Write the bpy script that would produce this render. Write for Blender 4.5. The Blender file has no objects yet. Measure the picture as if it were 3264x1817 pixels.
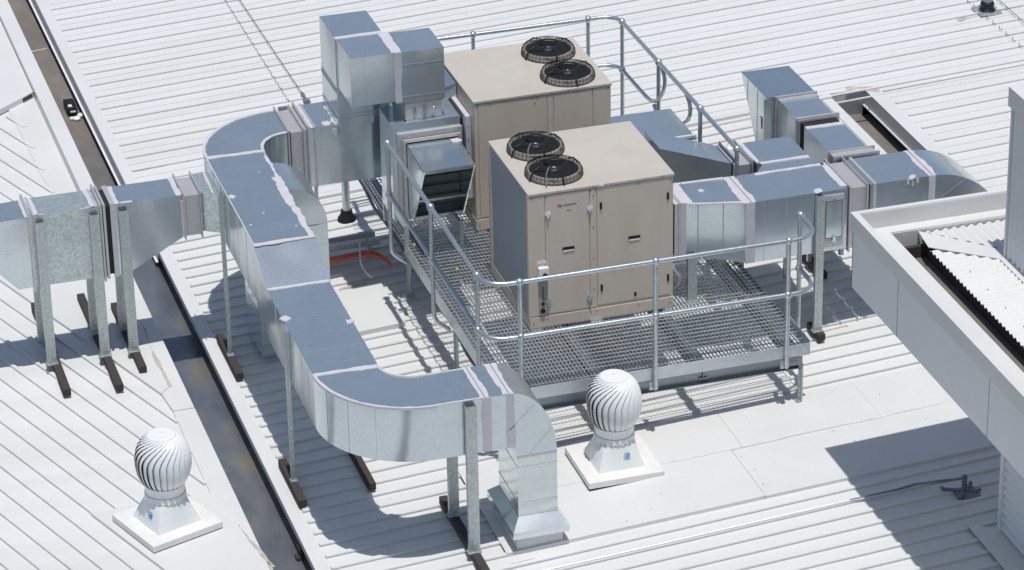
import bpy, bmesh, math, random
from mathutils import Vector, Matrix
random.seed(7)
S = bpy.context.scene
COL = S.collection
PI = math.pi

# ------------------------------------------------------------------ camera
cd = bpy.data.cameras.new('camera')
cd.sensor_width = 36.0
cd.lens = 10714.589 / 3264.0 * 36.0
cd.clip_start = 0.5
cd.clip_end = 500
cam = bpy.data.objects.new('camera', cd)
COL.objects.link(cam)
cam.location = (-7.573135, -24.949614, 13.472586)
cam.rotation_euler = (1.1070760, 0.0178710, -0.2977794)
S.camera = cam

# ------------------------------------------------------------------ sky and sun
SUN_FROM = Vector((-0.012, -0.195, 1.0)).normalized()
elev = math.asin(SUN_FROM.z)
azim = math.atan2(SUN_FROM.x, SUN_FROM.y)
w = bpy.data.worlds.new('World')
S.world = w
w.use_nodes = True
nt = w.node_tree
bg = nt.nodes['Background']
sky = nt.nodes.new('ShaderNodeTexSky')
sky.sky_type = 'NISHITA'
sky.sun_disc = False
sky.sun_elevation = elev
sky.sun_rotation = azim
sky.air_density = 1.0
sky.dust_density = 1.0
sky.ozone_density = 0.8
nt.links.new(sky.outputs[0], bg.inputs[0])
bg.inputs[1].default_value = 0.094
sl = bpy.data.lights.new('sun', 'SUN')
sl.energy = 3.6
sl.angle = math.radians(0.53)
sl.color = (1.0, 0.975, 0.94)
so = bpy.data.objects.new('sun', sl)
COL.objects.link(so)
so.location = (0, 0, 20)
so.rotation_euler = SUN_FROM.to_track_quat('Z', 'Y').to_euler()
S.view_settings.view_transform = 'Standard'
S.view_settings.look = 'None'
S.view_settings.exposure = -0.12
S.view_settings.gamma = 1
S.render.engine = 'CYCLES'
S.cycles.max_bounces = 8
S.cycles.diffuse_bounces = 4
S.cycles.glossy_bounces = 4

# ------------------------------------------------------------------ materials
def newmat(name):
    m = bpy.data.materials.new(name)
    m.use_nodes = True
    n = m.node_tree.nodes
    return m, n, m.node_tree.links, n['Principled BSDF']

def ramp(n, stops):
    r = n.new('ShaderNodeValToRGB')
    e = r.color_ramp.elements
    e[0].position, e[0].color = stops[0][0], (*stops[0][1], 1)
    e[1].position, e[1].color = stops[-1][0], (*stops[-1][1], 1)
    for p, c in stops[1:-1]:
        q = e.new(p)
        q.color = (*c, 1)
    return r

def coords(n, l, scale=(1, 1, 1), rot=(0, 0, 0), world=True):
    if world:
        g = n.new('ShaderNodeNewGeometry'); out = g.outputs['Position']
    else:
        g = n.new('ShaderNodeTexCoord'); out = g.outputs['Object']
    mp = n.new('ShaderNodeMapping')
    mp.inputs['Scale'].default_value = scale
    mp.inputs['Rotation'].default_value = rot
    l.new(out, mp.inputs['Vector'])
    return mp.outputs['Vector']

def noise(n, l, vec, scale, detail=4, rough=0.6):
    t = n.new('ShaderNodeTexNoise')
    t.inputs['Scale'].default_value = scale
    t.inputs['Detail'].default_value = detail
    t.inputs['Roughness'].default_value = rough
    l.new(vec, t.inputs['Vector'])
    return t.outputs['Fac']

def mix(n, l, fac, a, b, mode='MIX'):
    m = n.new('ShaderNodeMix')
    m.data_type = 'RGBA'
    m.blend_type = mode
    for key, v in (('Factor', fac), ('A', a), ('B', b)):
        s = [i for i in m.inputs if i.name == key and (i.type == ('VALUE' if key == 'Factor' else 'RGBA'))][0]
        if isinstance(v, (int, float)):
            s.default_value = v
        elif isinstance(v, tuple):
            s.default_value = (*v, 1)
        else:
            l.new(v, s)
    return [o for o in m.outputs if o.type == 'RGBA'][0]

def painted(name, col, dirt=(0.5, 0.47, 0.42), amt=0.12, rough=0.42, stretch=(1, 1, 1), dscale=1.3, spec=0.5, bump=0.0):
    m, n, l, p = newmat(name)
    v = coords(n, l, stretch)
    f = noise(n, l, v, dscale, 6, 0.65)
    r = ramp(n, [(0.42, (0, 0, 0)), (0.75, (amt, amt, amt))])
    l.new(f, r.inputs[0])
    c = mix(n, l, r.outputs[0], col, tuple(col[i] * dirt[i] * 1.3 for i in range(3)))
    v2 = coords(n, l)
    f2 = noise(n, l, v2, 38, 2, 0.5)
    r2 = ramp(n, [(0.3, (0.965,) * 3), (0.7, (1.0,) * 3)])
    l.new(f2, r2.inputs[0])
    c2 = mix(n, l, 1.0, c, r2.outputs[0], 'MULTIPLY')
    l.new(c2, p.inputs['Base Color'])
    p.inputs['Roughness'].default_value = rough
    p.inputs['Specular IOR Level'].default_value = spec
    if bump:
        b = n.new('ShaderNodeBump')
        b.inputs['Strength'].default_value = bump
        b.inputs['Distance'].default_value = 0.01
        l.new(noise(n, l, v2, 3.0, 2, 0.5), b.inputs['Height'])
        l.new(b.outputs[0], p.inputs['Normal'])
    return m

def galv(name, col, rough=0.36, metal=0.9, sp=55, amp=0.16, bumpd=0.25, cool=1.0):
    """galvanised sheet steel: spangle cells, cloudy patches, slightly wavy sheet"""
    m, n, l, p = newmat(name)
    v = coords(n, l)
    vo = n.new('ShaderNodeTexVoronoi')
    vo.inputs['Scale'].default_value = sp
    vo.inputs['Randomness'].default_value = 1
    l.new(v, vo.inputs['Vector'])
    sep = n.new('ShaderNodeSeparateColor')
    l.new(vo.outputs['Color'], sep.inputs[0])
    r = ramp(n, [(0.0, (1 - amp,) * 3), (1.0, (1.0,) * 3)])
    l.new(sep.outputs[0], r.inputs[0])
    cl = ramp(n, [(0.3, (0.92, 0.925, 0.93)), (0.7, (1, 1, 1))])
    l.new(noise(n, l, v, 2.6, 5, 0.6), cl.inputs[0])
    c = mix(n, l, 1.0, col, r.outputs[0], 'MULTIPLY')
    c = mix(n, l, 1.0, c, cl.outputs[0], 'MULTIPLY')
    l.new(c, p.inputs['Base Color'])
    p.inputs['Metallic'].default_value = metal
    rr = n.new('ShaderNodeMapRange')
    rr.inputs['To Min'].default_value = rough - 0.03
    rr.inputs['To Max'].default_value = rough + 0.04
    l.new(noise(n, l, v, 4.0, 3, 0.6), rr.inputs['Value'])
    l.new(rr.outputs[0], p.inputs['Roughness'])
    b = n.new('ShaderNodeBump')
    b.inputs['Strength'].default_value = bumpd
    b.inputs['Distance'].default_value = 0.03
    l.new(noise(n, l, v, 1.7, 1, 0.4), b.inputs['Height'])
    l.new(b.outputs[0], p.inputs['Normal'])
    return m

def plain(name, col, rough=0.5, metal=0.0):
    m, n, l, p = newmat(name)
    v = coords(n, l)
    r = ramp(n, [(0.3, tuple(c * 0.82 for c in col)), (0.7, tuple(min(1, c * 1.1) for c in col))])
    l.new(noise(n, l, v, 14, 4, 0.6), r.inputs[0])
    l.new(r.outputs[0], p.inputs['Base Color'])
    p.inputs['Roughness'].default_value = rough
    p.inputs['Metallic'].default_value = metal
    return m

M = {}
M['roof'] = painted('white_roof_sheet', (0.685, 0.69, 0.68), amt=0.26, rough=0.55, stretch=(0.25, 2.2, 1), dscale=1.1)
M['flash'] = painted('white_flashing', (0.68, 0.68, 0.668), amt=0.20, rough=0.45, dscale=0.9, bump=0.25)
M['wall'] = painted('white_cladding', (0.77, 0.78, 0.78), amt=0.15, rough=0.5)
M['white'] = painted('white_enamel', (0.80, 0.82, 0.82), amt=0.12, rough=0.3)
M['curb'] = painted('off_white_fibreglass', (0.78, 0.775, 0.75), amt=0.35, rough=0.5, dscale=5)
M['galv'] = galv('galvanised_sheet', (0.67, 0.74, 0.77), rough=0.17, metal=0.78, sp=75, amp=0.09, bumpd=0.40)
M['galvb'] = galv('bright_galvanised_sheet', (0.74, 0.80, 0.81), rough=0.16, amp=0.07, metal=0.88, bumpd=0.3)
M['galvd'] = galv('spangled_galvanised_sheet', (0.68, 0.755, 0.745), rough=0.42, sp=48, amp=0.26, metal=0.7)
M['post'] = galv('galvanised_channel', (0.60, 0.66, 0.655), rough=0.42, sp=80, amp=0.26, metal=0.7)
M['pipe'] = galv('galvanised_pipe', (0.66, 0.715, 0.735), rough=0.34, sp=90, amp=0.25, metal=0.8)
M['beam'] = galv('galvanised_beam', (0.34, 0.37, 0.40), rough=0.42, sp=60, amp=0.12, metal=0.8)
M['toe'] = galv('toe_plate_steel', (0.66, 0.69, 0.72), rough=0.40, sp=20, amp=0.10, metal=0.55)
M['grate'] = galv('galvanised_grating', (0.70, 0.74, 0.77), rough=0.38, sp=40, amp=0.3, metal=0.6)
M['zinc'] = galv('zinc_frame', (0.66, 0.65, 0.66), rough=0.5, sp=70, amp=0.14, metal=0.55)
M['seal'] = painted('grey_lilac_sealant', (0.57, 0.56, 0.60), amt=0.2, rough=0.75, dscale=9)
M['beige'] = painted('beige_enamel_panel', (0.61, 0.53, 0.44), amt=0.28, rough=0.42, stretch=(3, 3, 0.6), dscale=1.2)
M['beige2'] = painted('beige_enamel_top', (0.55, 0.505, 0.445), amt=0.25, rough=0.45, dscale=2.0)
M['timber'] = plain('weathered_timber', (0.050, 0.040, 0.038), 0.85)
M['black'] = plain('black_plastic', (0.007, 0.007, 0.008), 0.5)
M['wire'] = plain('black_coated_wire', (0.010, 0.010, 0.011), 0.75)
M['flex'] = plain('black_flexible_fabric', (0.02, 0.02, 0.022), 0.8)
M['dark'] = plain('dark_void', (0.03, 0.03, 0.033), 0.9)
M['grey'] = plain('grey_conduit', (0.16, 0.18, 0.21), 0.45)
M['orange'] = plain('orange_cable', (0.75, 0.13, 0.03), 0.5)
M['red'] = plain('red_print', (0.6, 0.05, 0.05), 0.5)
M['blue'] = plain('blue_print', (0.06, 0.22, 0.5), 0.5)
M['ink'] = plain('dark_print', (0.12, 0.11, 0.10), 0.6)
M['label'] = plain('white_label', (0.8, 0.8, 0.8), 0.5)
M['yellow'] = plain('pale_yellow_plug', (0.6, 0.5, 0.2), 0.6)
M['rope'] = plain('weathered_steel_cable', (0.10, 0.11, 0.11), 0.7)

# aluminium fins of the condenser coil: fine vertical lines
m, n, l, p = newmat('coil_fins')
v = coords(n, l, (1, 1, 1))
wv = n.new('ShaderNodeTexWave'); wv.bands_direction = 'Z'; wv.inputs['Scale'].default_value = 30
l.new(v, wv.inputs['Vector'])
r = ramp(n, [(0.2, (0.26, 0.28, 0.31)), (0.8, (0.44, 0.47, 0.51))])
l.new(wv.outputs['Fac'], r.inputs[0]); l.new(r.outputs[0], p.inputs['Base Color'])
p.inputs['Roughness'].default_value = 0.55; p.inputs['Metallic'].default_value = 0.3
M['coil'] = m

# gutter floor: stained galvanised steel, brown silt and water marks
m, n, l, p = newmat('stained_gutter')
v = coords(n, l, (1.6, 0.7, 1))
f = noise(n, l, v, 1.5, 7, 0.62)
r = ramp(n, [(0.30, (0.16, 0.18, 0.22)), (0.50, (0.26, 0.27, 0.29)), (0.62, (0.34, 0.31, 0.25)), (0.75, (0.46, 0.43, 0.36))])
l.new(f, r.inputs[0]); l.new(r.outputs[0], p.inputs['Base Color'])
p.inputs['Roughness'].default_value = 0.30; p.inputs['Metallic'].default_value = 0.6
M['gutter'] = m
m, n, l, p = newmat('silty_gutter')
v = coords(n, l, (1.4, 0.6, 1))
f = noise(n, l, v, 1.6, 7, 0.62)
r = ramp(n, [(0.30, (0.12, 0.12, 0.125)), (0.5, (0.17, 0.15, 0.135)), (0.72, (0.24, 0.205, 0.175))])
l.new(f, r.inputs[0]); l.new(r.outputs[0], p.inputs['Base Color'])
p.inputs['Roughness'].default_value = 0.8
M['silt'] = m
m, n, l, p = newmat('rust_and_silt_stain')
v = coords(n, l, (1, 1, 1))
f = noise(n, l, v, 9, 6, 0.7)
r = ramp(n, [(0.35, (0.56, 0.54, 0.50)), (0.55, (0.43, 0.39, 0.33)), (0.8, (0.27, 0.22, 0.16))])
l.new(f, r.inputs[0]); l.new(r.outputs[0], p.inputs['Base Color'])
p.inputs['Roughness'].default_value = 0.9
M['stain'] = m

# ------------------------------------------------------------------ mesh helpers
class MB:
    def __init__(s):
        s.v = []; s.f = []
    def quadbox(s, P):          # 8 points: bottom 4 (ccw) then top 4
        b = len(s.v)
        s.v += [tuple(q) for q in P]
        s.f += [(b+3, b+2, b+1, b), (b+4, b+5, b+6, b+7), (b, b+1, b+5, b+4), (b+1, b+2, b+6, b+5), (b+2, b+3, b+7, b+6), (b+3, b, b+4, b+7)]
        return s
    def box(s, x0, x1, y0, y1, z0, z1):
        return s.quadbox([(x0, y0, z0), (x1, y0, z0), (x1, y1, z0), (x0, y1, z0), (x0, y0, z1), (x1, y0, z1), (x1, y1, z1), (x0, y1, z1)])
    def bar(s, a, b, w, h, up=(0, 0, 1)):
        a = Vector(a); b = Vector(b); d = (b - a).normalized(); u = Vector(up)
        sd = d.cross(u).normalized(); u = sd.cross(d)
        P = []
        for q in (a, b):
            P.append([q - sd*w/2 - u*h/2, q + sd*w/2 - u*h/2, q + sd*w/2 + u*h/2, q - sd*w/2 + u*h/2])
        return s.hexa(P[0], P[1])
    def hexa(s, A, B, cap=True):  # loft between two 4-loops
        b = len(s.v)
        s.v += [tuple(q) for q in A] + [tuple(q) for q in B]
        for i in range(4):
            j = (i+1) % 4
            s.f.append((b+i, b+j, b+4+j, b+4+i))
        if cap:
            s.f += [(b+3, b+2, b+1, b), (b+4, b+5, b+6, b+7)]
        return s
    def loops(s, L, closed=False, cap=True):
        b = len(s.v); k = len(L[0])
        for q in L:
            s.v += [tuple(p) for p in q]
        for i in range(len(L) - 1 + (1 if closed else 0)):
            i2 = (i+1) % len(L)
            for j in range(k):
                j2 = (j+1) % k
                s.f.append((b+i*k+j, b+i*k+j2, b+i2*k+j2, b+i2*k+j))
        if cap and not closed:
            s.f.append(tuple(b+j for j in reversed(range(k))))
            s.f.append(tuple(b+(len(L)-1)*k+j for j in range(k)))
        return s
    def tube(s, pts, r, n=10, cap=True):
        pts = [Vector(p) for p in pts]
        L = []; ref = None
        for i, p in enumerate(pts):
            d = (pts[min(i+1, len(pts)-1)] - pts[max(i-1, 0)]).normalized()
            if ref is None:
                ref = Vector((0, 0, 1)) if abs(d.z) < 0.9 else Vector((1, 0, 0))
            a = (ref - d * ref.dot(d)).normalized(); c = d.cross(a); ref = a
            rr = r[i] if isinstance(r, (list, tuple)) else r
            L.append([p + (a*math.cos(t) + c*math.sin(t))*rr for t in [2*PI*k/n for k in range(n)]])
        return s.loops(L, cap=cap)
    def lathe(s, prof, c=(0, 0, 0), n=24, cap=True):
        L = [[(c[0]+r*math.cos(2*PI*k/n), c[1]+r*math.sin(2*PI*k/n), c[2]+z) for k in range(n)] for r, z in prof]
        return s.loops(L, cap=cap)
    def prism(s, poly, z0, z1):
        b = len(s.v); k = len(poly)
        s.v += [(x, y, z0) for x, y in poly] + [(x, y, z1) for x, y in poly]
        s.f.append(tuple(b+i for i in reversed(range(k)))); s.f.append(tuple(b+k+i for i in range(k)))
        for i in range(k):
            j = (i+1) % k
            s.f.append((b+i, b+j, b+k+j, b+k+i))
        return s
    def ball(s, c, r, n=12, m=8, sz=1.0):
        pr = [(r*math.sin(PI*i/m), -r*sz*math.cos(PI*i/m)) for i in range(1, m)]
        return s.lathe(pr, c, n)
    def build(s, name, mat, parent=None, smooth=False, bevel=0):
        me = bpy.data.meshes.new(name)
        off = Vector((0, 0, 0))
        q = parent
        while q is not None:
            off += q.location; q = q.parent
        me.from_pydata([(v[0]-off.x, v[1]-off.y, v[2]-off.z) for v in s.v], [], s.f)
        me.update()
        bm = bmesh.new(); bm.from_mesh(me)
        bmesh.ops.recalc_face_normals(bm, faces=bm.faces)
        bm.to_mesh(me); bm.free()
        me.materials.append(M[mat] if isinstance(mat, str) else mat)
        if smooth:
            for p in me.polygons: p.use_smooth = True
        o = bpy.data.objects.new(name, me)
        COL.objects.link(o)
        if parent is not None: o.parent = parent
        if bevel:
            md = o.modifiers.new('b', 'BEVEL'); md.width = bevel; md.segments = 2; md.limit_method = 'ANGLE'; md.angle_limit = 0.6
        if smooth:
            try:
                md = o.modifiers.new('w', 'EDGE_SPLIT'); md.split_angle = math.radians(40)
            except Exception: pass
        return o

class Seals:
    def __init__(s): s.l = []
    def build(s, name, mat, parent):
        for m_ in s.l: m_.build(name, mat, parent)

def thing(name, label, cat, loc=(0, 0, 0), group=None, rz=0):
    o = bpy.data.objects.new(name, None)
    o.empty_display_size = 0.1
    COL.objects.link(o)
    o.location = loc; o.rotation_euler = (0, 0, rz)
    o['label'] = label; o['category'] = cat
    if group: o['group'] = group
    return o
def tag(o, label, cat, group=None):
    o['label'] = label; o['category'] = cat
    if group: o['group'] = group
    return o
def struct(o):
    o['kind'] = 'structure'; return o
def kids(o): return [c for c in COL.objects if c.parent == o]
def dup(o, loc=None, parent=None, label=None, rz=None):
    c = o.copy(); COL.objects.link(c); c.parent = parent
    if loc is not None: c.location = loc
    if rz is not None: c.rotation_euler = (0, 0, rz)
    if label: c['label'] = label
    for k in kids(o): dup(k, parent=c)
    return c

A_, Z0 = 0.055, -0.715
def rz_(x): return Z0 + A_*x                 # main roof plane: rises gently to the right

# rectangle loops for ducts
def rx(x, y0, y1, z0, z1): return [(x, y0, z0), (x, y1, z0), (x, y1, z1), (x, y0, z1)]
def ry(y, x0, x1, z0, z1): return [(x0, y, z0), (x1, y, z0), (x1, y, z1), (x0, y, z1)]
def rzz(z, x0, x1, y0, y1): return [(x0, y0, z), (x1, y0, z), (x1, y1, z), (x0, y1, z)]
def grow(L, axis, g):
    c = [sum(p[i] for p in L)/4 for i in range(3)]
    return [tuple(p[i] if i == axis else p[i] + (g if p[i] > c[i] else -g) for i in range(3)) for p in L]
def shift(L, axis, d):
    return [tuple(p[i] + (d if i == axis else 0) for i in range(3)) for p in L]
def ring(mb, L, axis, w, g):                 # collar of width w standing g proud of the duct loop L
    O = grow(L, axis, g); I = grow(L, axis, -0.004)
    a = [shift(I, axis, -w/2), shift(O, axis, -w/2), shift(O, axis, w/2), shift(I, axis, w/2)]
    return mb.loops(a, closed=True, cap=False)
def seam(mb, L, axis):                       # thin standing seam round a duct
    return ring(mb, L, axis, 0.007, 0.0035)
def jag(mb, a, b, w, nrm, amp=0.012, step=0.035, both=True, th=0.004):
    """sealant smear: a slab from a to b, width w, lying on the face with normal nrm, ragged edges"""
    if isinstance(mb, Seals): mb.l.append(MB()); mb = mb.l[-1]
    amp *= 0.75
    a = Vector(a); b = Vector(b); nv = Vector(nrm).normalized()
    d = b - a; Ln = d.length; d.normalize(); sd = nv.cross(d)
    k = max(2, int(Ln/step))
    L = []; o1 = o2 = 0
    for i in range(k+1):
        o1 += random.uniform(-1, 1)*amp*0.9; o2 += random.uniform(-1, 1)*amp*0.9
        o1 = max(-amp, min(amp, o1)); o2 = max(-amp, min(amp, o2))
        p = a + d*(Ln*i/k)
        q1 = p - sd*(w/2 + (o1 if both else 0)); q2 = p + sd*(w/2 + o2)
        L.append([q1 - nv*0.003, q2 - nv*0.003, q2 + nv*th, q1 + nv*th])
    return mb.loops(L)
def blob(mb, c, r, nrm=(0, 0, 1), th=0.005, sx=1.0):
    if isinstance(mb, Seals): mb.l.append(MB()); mb = mb.l[-1]
    nv = Vector(nrm).normalized(); u = nv.orthogonal().normalized(); v = nv.cross(u); c = Vector(c)
    k = 14; P = []
    for i in range(k):
        t = 2*PI*i/k; q = r*random.uniform(0.65, 1.2)
        P.append(c + u*math.cos(t)*q*sx + v*math.sin(t)*q)
    return mb.loops([[p - nv*0.003 for p in P], [p + nv*th for p in P]])

# ================================================================== MAIN ROOF
def rib_line(mb, x0, x1, y, s, w0, w1, h, xr):
    a = []
    for x in (x0, x1):
        yy = y + s*(x - xr); z = rz_(x)
        if w0 < 0:      # undercut clip rib: neck, flared shoulder, flat top
            w = -w0
            a.append([(x, yy + p*w/2, z + q*h) for p, q in ((-0.86, -0.1), (-0.83, 0.50), (-1.0, 0.62), (-0.86, 1.0), (0.86, 1.0), (1.0, 0.62), (0.83, 0.50), (0.86, -0.1))])
        else:
            a.append([(x, yy - w0/2, z - 0.002), (x, yy - w1/2, z + h), (x, yy + w1/2, z + h), (x, yy + w0/2, z - 0.002)])
    mb.loops(a)

def slab(mb, x0, x1, y0, y1, dz=0.0, th=0.02):
    mb.quadbox([(x0, y0, rz_(x0)+dz-th), (x1, y0, rz_(x1)+dz-th), (x1, y1, rz_(x1)+dz-th), (x0, y1, rz_(x0)+dz-th),
                (x0, y0, rz_(x0)+dz), (x1, y0, rz_(x1)+dz), (x1, y1, rz_(x1)+dz), (x0, y1, rz_(x0)+dz)])

GX = -2.45                                   # edge of main roof at the left box gutter
mb = MB()
slab(mb, GX, 4.66, -9, 4.80)
slab(mb, GX, 4.66, 4.80, 4.88)
slab(mb, GX, 16, 4.88, 26)
slab(mb, 5.16, 16, -9, 4.88)
# near sheeting: closely spaced ribs
y = 0.156 - 0.1945*47
while y < 4.72:
    rib_line(mb, -2.335, 4.63, y, 0.011, -0.044, 0.030, 0.024, -2.4)
    y += 0.1945
# far sheeting: wide pans with a tall rib and a low stiffening rib
y = 7.268 - 0.335*7
k = 0
while y < 26:
    if y > 4.87:
        rib_line(mb, -2.345, 16, y, -0.0126, -0.032, 0.026, 0.019, -2.35)
        rib_line(mb, -2.345, 16, y - 0.168, -0.0126, 0.024, 0.020, 0.008, -2.35)
    y += 0.335
y = 4.72
while y > -9:
    rib_line(mb, 5.31, 16, y, -0.0126, -0.032, 0.026, 0.019, 5.25)
    rib_line(mb, 5.31, 16, y - 0.168, -0.0126, 0.024, 0.020, 0.008, 5.25)
    y -= 0.335
roof = struct(mb.build('roof', 'roof'))
# flashings on the main roof
mb = MB()
def flash(x0, x1, y0, y1, dz=0.032, lip=0.03):
    slab(mb, x0, x1, y0, y1, dz, 0.004)
    for (a, b, c, d) in ((x0, x1, y0-0.003, y0),):
        mb.quadbox([(a, c, rz_(a)+dz-lip), (b, c, rz_(b)+dz-lip), (b, d, rz_(b)+dz-lip), (a, d, rz_(a)+dz-lip),
                    (a, c, rz_(a)+dz), (b, c, rz_(b)+dz), (b, d, rz_(b)+dz), (a, d, rz_(a)+dz)])
def fl(name, *a, **k):
    global mb
    mb = MB(); flash(*a, **k); return mb.build(name, 'flash', roof)
# big flat sheets in front of the platform, lapped with small gaps
for (x0, x1, y0, y1, dz) in ((-0.955, 1.292, -2.375, -1.545, 0.034), (1.297, 3.95, -2.375, -1.548, 0.030),
                             (-0.955, 1.395, -1.545, -0.93, 0.039), (1.399, 2.667, -1.548, -0.90, 0.036), (2.671, 3.95, -1.548, -0.90, 0.032)):
    fl('flashing', x0, x1, y0, y1, dz=dz, lip=0.034 if y0 < -2 else 0.008)
fl('flashing', -1.95, -0.655, 1.815, 2.685, dz=0.05, lip=0.05)
fl('flashing', -2.44, 4.76, 4.775, 4.85, dz=0.034, lip=0.034)
# edge flashing along the left gutter and its fascia
mb = MB()
slab(mb, GX-0.006, -2.345, -9, 26, 0.010, 0.010)
mb.box(GX-0.012, GX-0.006, -9, 26, rz_(GX)-0.05, rz_(GX)+0.010)
mb.build('edge_flashing', 'flash', roof)
# stepped clips on the far roof (row of fixing clips)
def clips(x, ys):
    for y in ys:
        z = rz_(x) + 0.026
        m_ = MB()
        m_.bar((x, y, z+0.034), (x, y-0.004, z-0.004), 0.006, 0.005, up=(0, 1, 0))
        m_.bar((x, y-0.004, z+0.001), (x+0.022, y-0.05, z+0.001), 0.006, 0.005)
        m_.build('fixing_clip', 'grey', roof)
clips(-0.465, [7.268 + 0.1675*k for k in range(22)])
clips(7.03, [5.13 + 0.1675*k for k in range(9)])
# thin stains
mb = MB()
for (a, b, w_) in (((2.75, 0.13), (3.05, 0.14), 0.05), ((2.9, 0.42), (3.4, 0.44), 0.03), ((-0.95, -2.50), (-0.75, -2.5), 0.04)):
    za, zb = rz_(a[0])+0.001, rz_(b[0])+0.001
    jag(mb, (a[0], a[1], za), (b[0], b[1], zb), w_, (0, 0, 1), amp=0.02, th=0.003)
jag(mb, (-2.33, 6.26, rz_(-2.33)), (-1.7, 6.25, rz_(-1.7)), 0.03, (0, 0, 1), amp=0.01, th=0.003)
jag(mb, (4.98, 4.93, rz_(5.1)+0.002), (5.3, 4.80, rz_(5.2)+0.004), 0.14, (0, 0, 1), amp=0.03, th=0.006)
jag(mb, (6.75, 6.08, rz_(6.8)), (7.5, 6.13, rz_(7.5)), 0.05, (0, 0, 1), amp=0.03, th=0.003)
jag(mb, (-1.06, 2.69, rz_(-1.06)+0.05), (-0.78, 2.73, rz_(-0.7)+0.05), 0.05, (0, 0, 1), amp=0.02, th=0.004)
mb.build('silt_stain', 'stain', roof)
mb = MB()                                    # faint sealant line along the flashing lap, screw heads
for (a, b) in (((0.75, -1.555), (3.2, -1.56)),):
    jag(mb, (a[0], a[1], rz_(a[0])+0.0355), (b[0], b[1], rz_(b[0])+0.0325), 0.012, (0, 0, 1), amp=0.008, th=0.0045)
mb.build('lap_sealant', painted('dirty_white_sealant', (0.70, 0.68, 0.65), amt=0.5, rough=0.8, dscale=12), roof)
mb = MB()
for (x, y_) in [(0.35, -2.2), (0.5, -2.0), (0.62, -2.32), (1.33, -1.7), (1.36, -1.95), (1.34, -2.2), (1.9, -1.5), (2.2, -1.62), (2.5, -1.3), (1.6, -1.2), (2.0, -1.0), (2.3, -1.85), (0.1, -2.3), (-0.4, -2.25), (0.8, -1.75), (1.05, -1.45), (2.8, -1.2), (-0.7, 0.2), (-1.6, -1.1), (-1.5, -2.1), (3.0, -1.75)]:
    z = rz_(x) + (0.033 if y_ < -0.9 and x > -0.9 else 0.0)
    mb.box(x, x+0.006, y_, y_+0.006, z, z+0.005)
mb.build('screw_heads', 'grey', roof)['kind'] = 'stuff'

# ---- gutters
mb = MB()
mb.box(-2.90, -2.30, -9, 5.9, -1.07, -1.05)
mb.box(-2.40, -2.38, -9, 5.9, -1.05, -0.875)
gut = struct(mb.build('gutter_floor', 'gutter'))
mb = MB()
mb.box(-2.90, -2.30, 5.9, 26, -1.11, -1.09)
mb.box(-2.40, -2.38, 5.9, 26, -1.09, -0.875)

struct(mb.build('gutter_floor', 'silt'))
mb = MB(); mb.box(-2.464, -2.457, 4.4, 26, -1.0, -0.853); mb.box(-2.485, -2.464, 4.4, 26, -1.0, -0.992); mb.build('gutter_fascia', 'wall', roof)
# dirt line across the gutter
mb = MB(); jag(mb, (-2.86, 10.35, -1.089), (-2.50, 10.42, -1.089), 0.03, (0, 0, 1), amp=0.02, th=0.003); mb.build('silt_line', 'stain', gut)
# right hand box gutter between the roofs
mb = MB()
mb.box(4.70, 5.30, -9, 4.87, -0.74, -0.72)
struct(mb.build('gutter_floor', 'silt'))
mb = MB()
mb.box(4.655, 4.765, -9, 4.775, -0.47, -0.445)        # flat edge cap
mb.box(4.759, 4.765, -9, 4.775, -0.72, -0.47)
mb.box(4.66, 5.15, 4.868, 4.876, -0.72, -0.43)       # end wall
mb.box(5.150, 5.156, -9, 4.88, -0.60, -0.428)        # upper side wall
mb.box(5.132, 5.150, -9, 4.868, -0.60, -0.588)
mb.box(5.150, 5.30, -9, 4.88, -0.432, -0.424)
mb.build('gutter_edge_flashing', 'flash', roof)
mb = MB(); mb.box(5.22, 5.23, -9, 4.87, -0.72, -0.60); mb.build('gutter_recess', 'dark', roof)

# ================================================================== LEFT ROOF
LZ = -0.81
d_ = Vector((0.347, -0.938)); n_ = Vector((0.938, 0.347))
mb = MB()
mb.box(-12, -2.825, -9, 26, LZ-0.02, LZ)
mb.box(-2.829, -2.825, -9, 26, -1.05, LZ-0.02)
def lrib(c, y0, y1, h=0.022):
    # rib line n.p=c between world y0..y1 (y0<y1)
    P = []
    for y in (y1, y0):
        x = (c - 0.347*y)/0.938
        P.append(Vector((x, y, LZ)))
    a, b = P
    sd = Vector((0.938, 0.347, 0))
    L = []
    for q in (a, b):
        L.append([q + sd*0.019*p + Vector((0, 0, h*u)) for p, u in ((-0.86, -0.1), (-0.83, 0.50), (-1.0, 0.62), (-0.86, 1.0), (0.86, 1.0), (1.0, 0.62), (0.83, 0.50), (0.86, -0.1))])
    mb.loops(L)
def yat(c, x): return (c - 0.938*x)/0.347
c = -2.557
cs = [c + 0.2*k for k in range(-28, 22)]
for c in cs:
    # lower region: ribs run until they meet the flashing along x=-3.0, the vent plate or the frame
    ytop = 4.9
    if c > -2.55+0.01:
        pass
    else:
        yend = yat(c, -3.02)                   # meets gutter flashing
        if c < -3.5: yend = max(yend, -9)
        # vent plate occupies y<-0.55 right of the line c=-3.99
        if c > -3.97: yend = max(yend, -0.55)
        ys = ytop
        lrib(c, max(yend, -9), ys if c < -2.4 else ys)
    # upper region
    if c > -2.4:
        y0 = max(5.2, yat(c, -3.21)); y1 = 8.0
        if y0 < y1: lrib(c, y0, y1)
    elif c > -4.5:
        lrib(c, 4.9, 8.0)
    else:
        lrib(c, 4.9, 12.0)
lroof = struct(mb.build('roof', 'roof'))
mb = MB()
mb.prism([(-3.02, 0.98), (-2.83, 0.98), (-2.83, 5.3), (-4.50, 5.3), (-4.06+0.02, 4.056), (-3.054, 1.33)], LZ+0.0, LZ+0.030)
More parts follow.
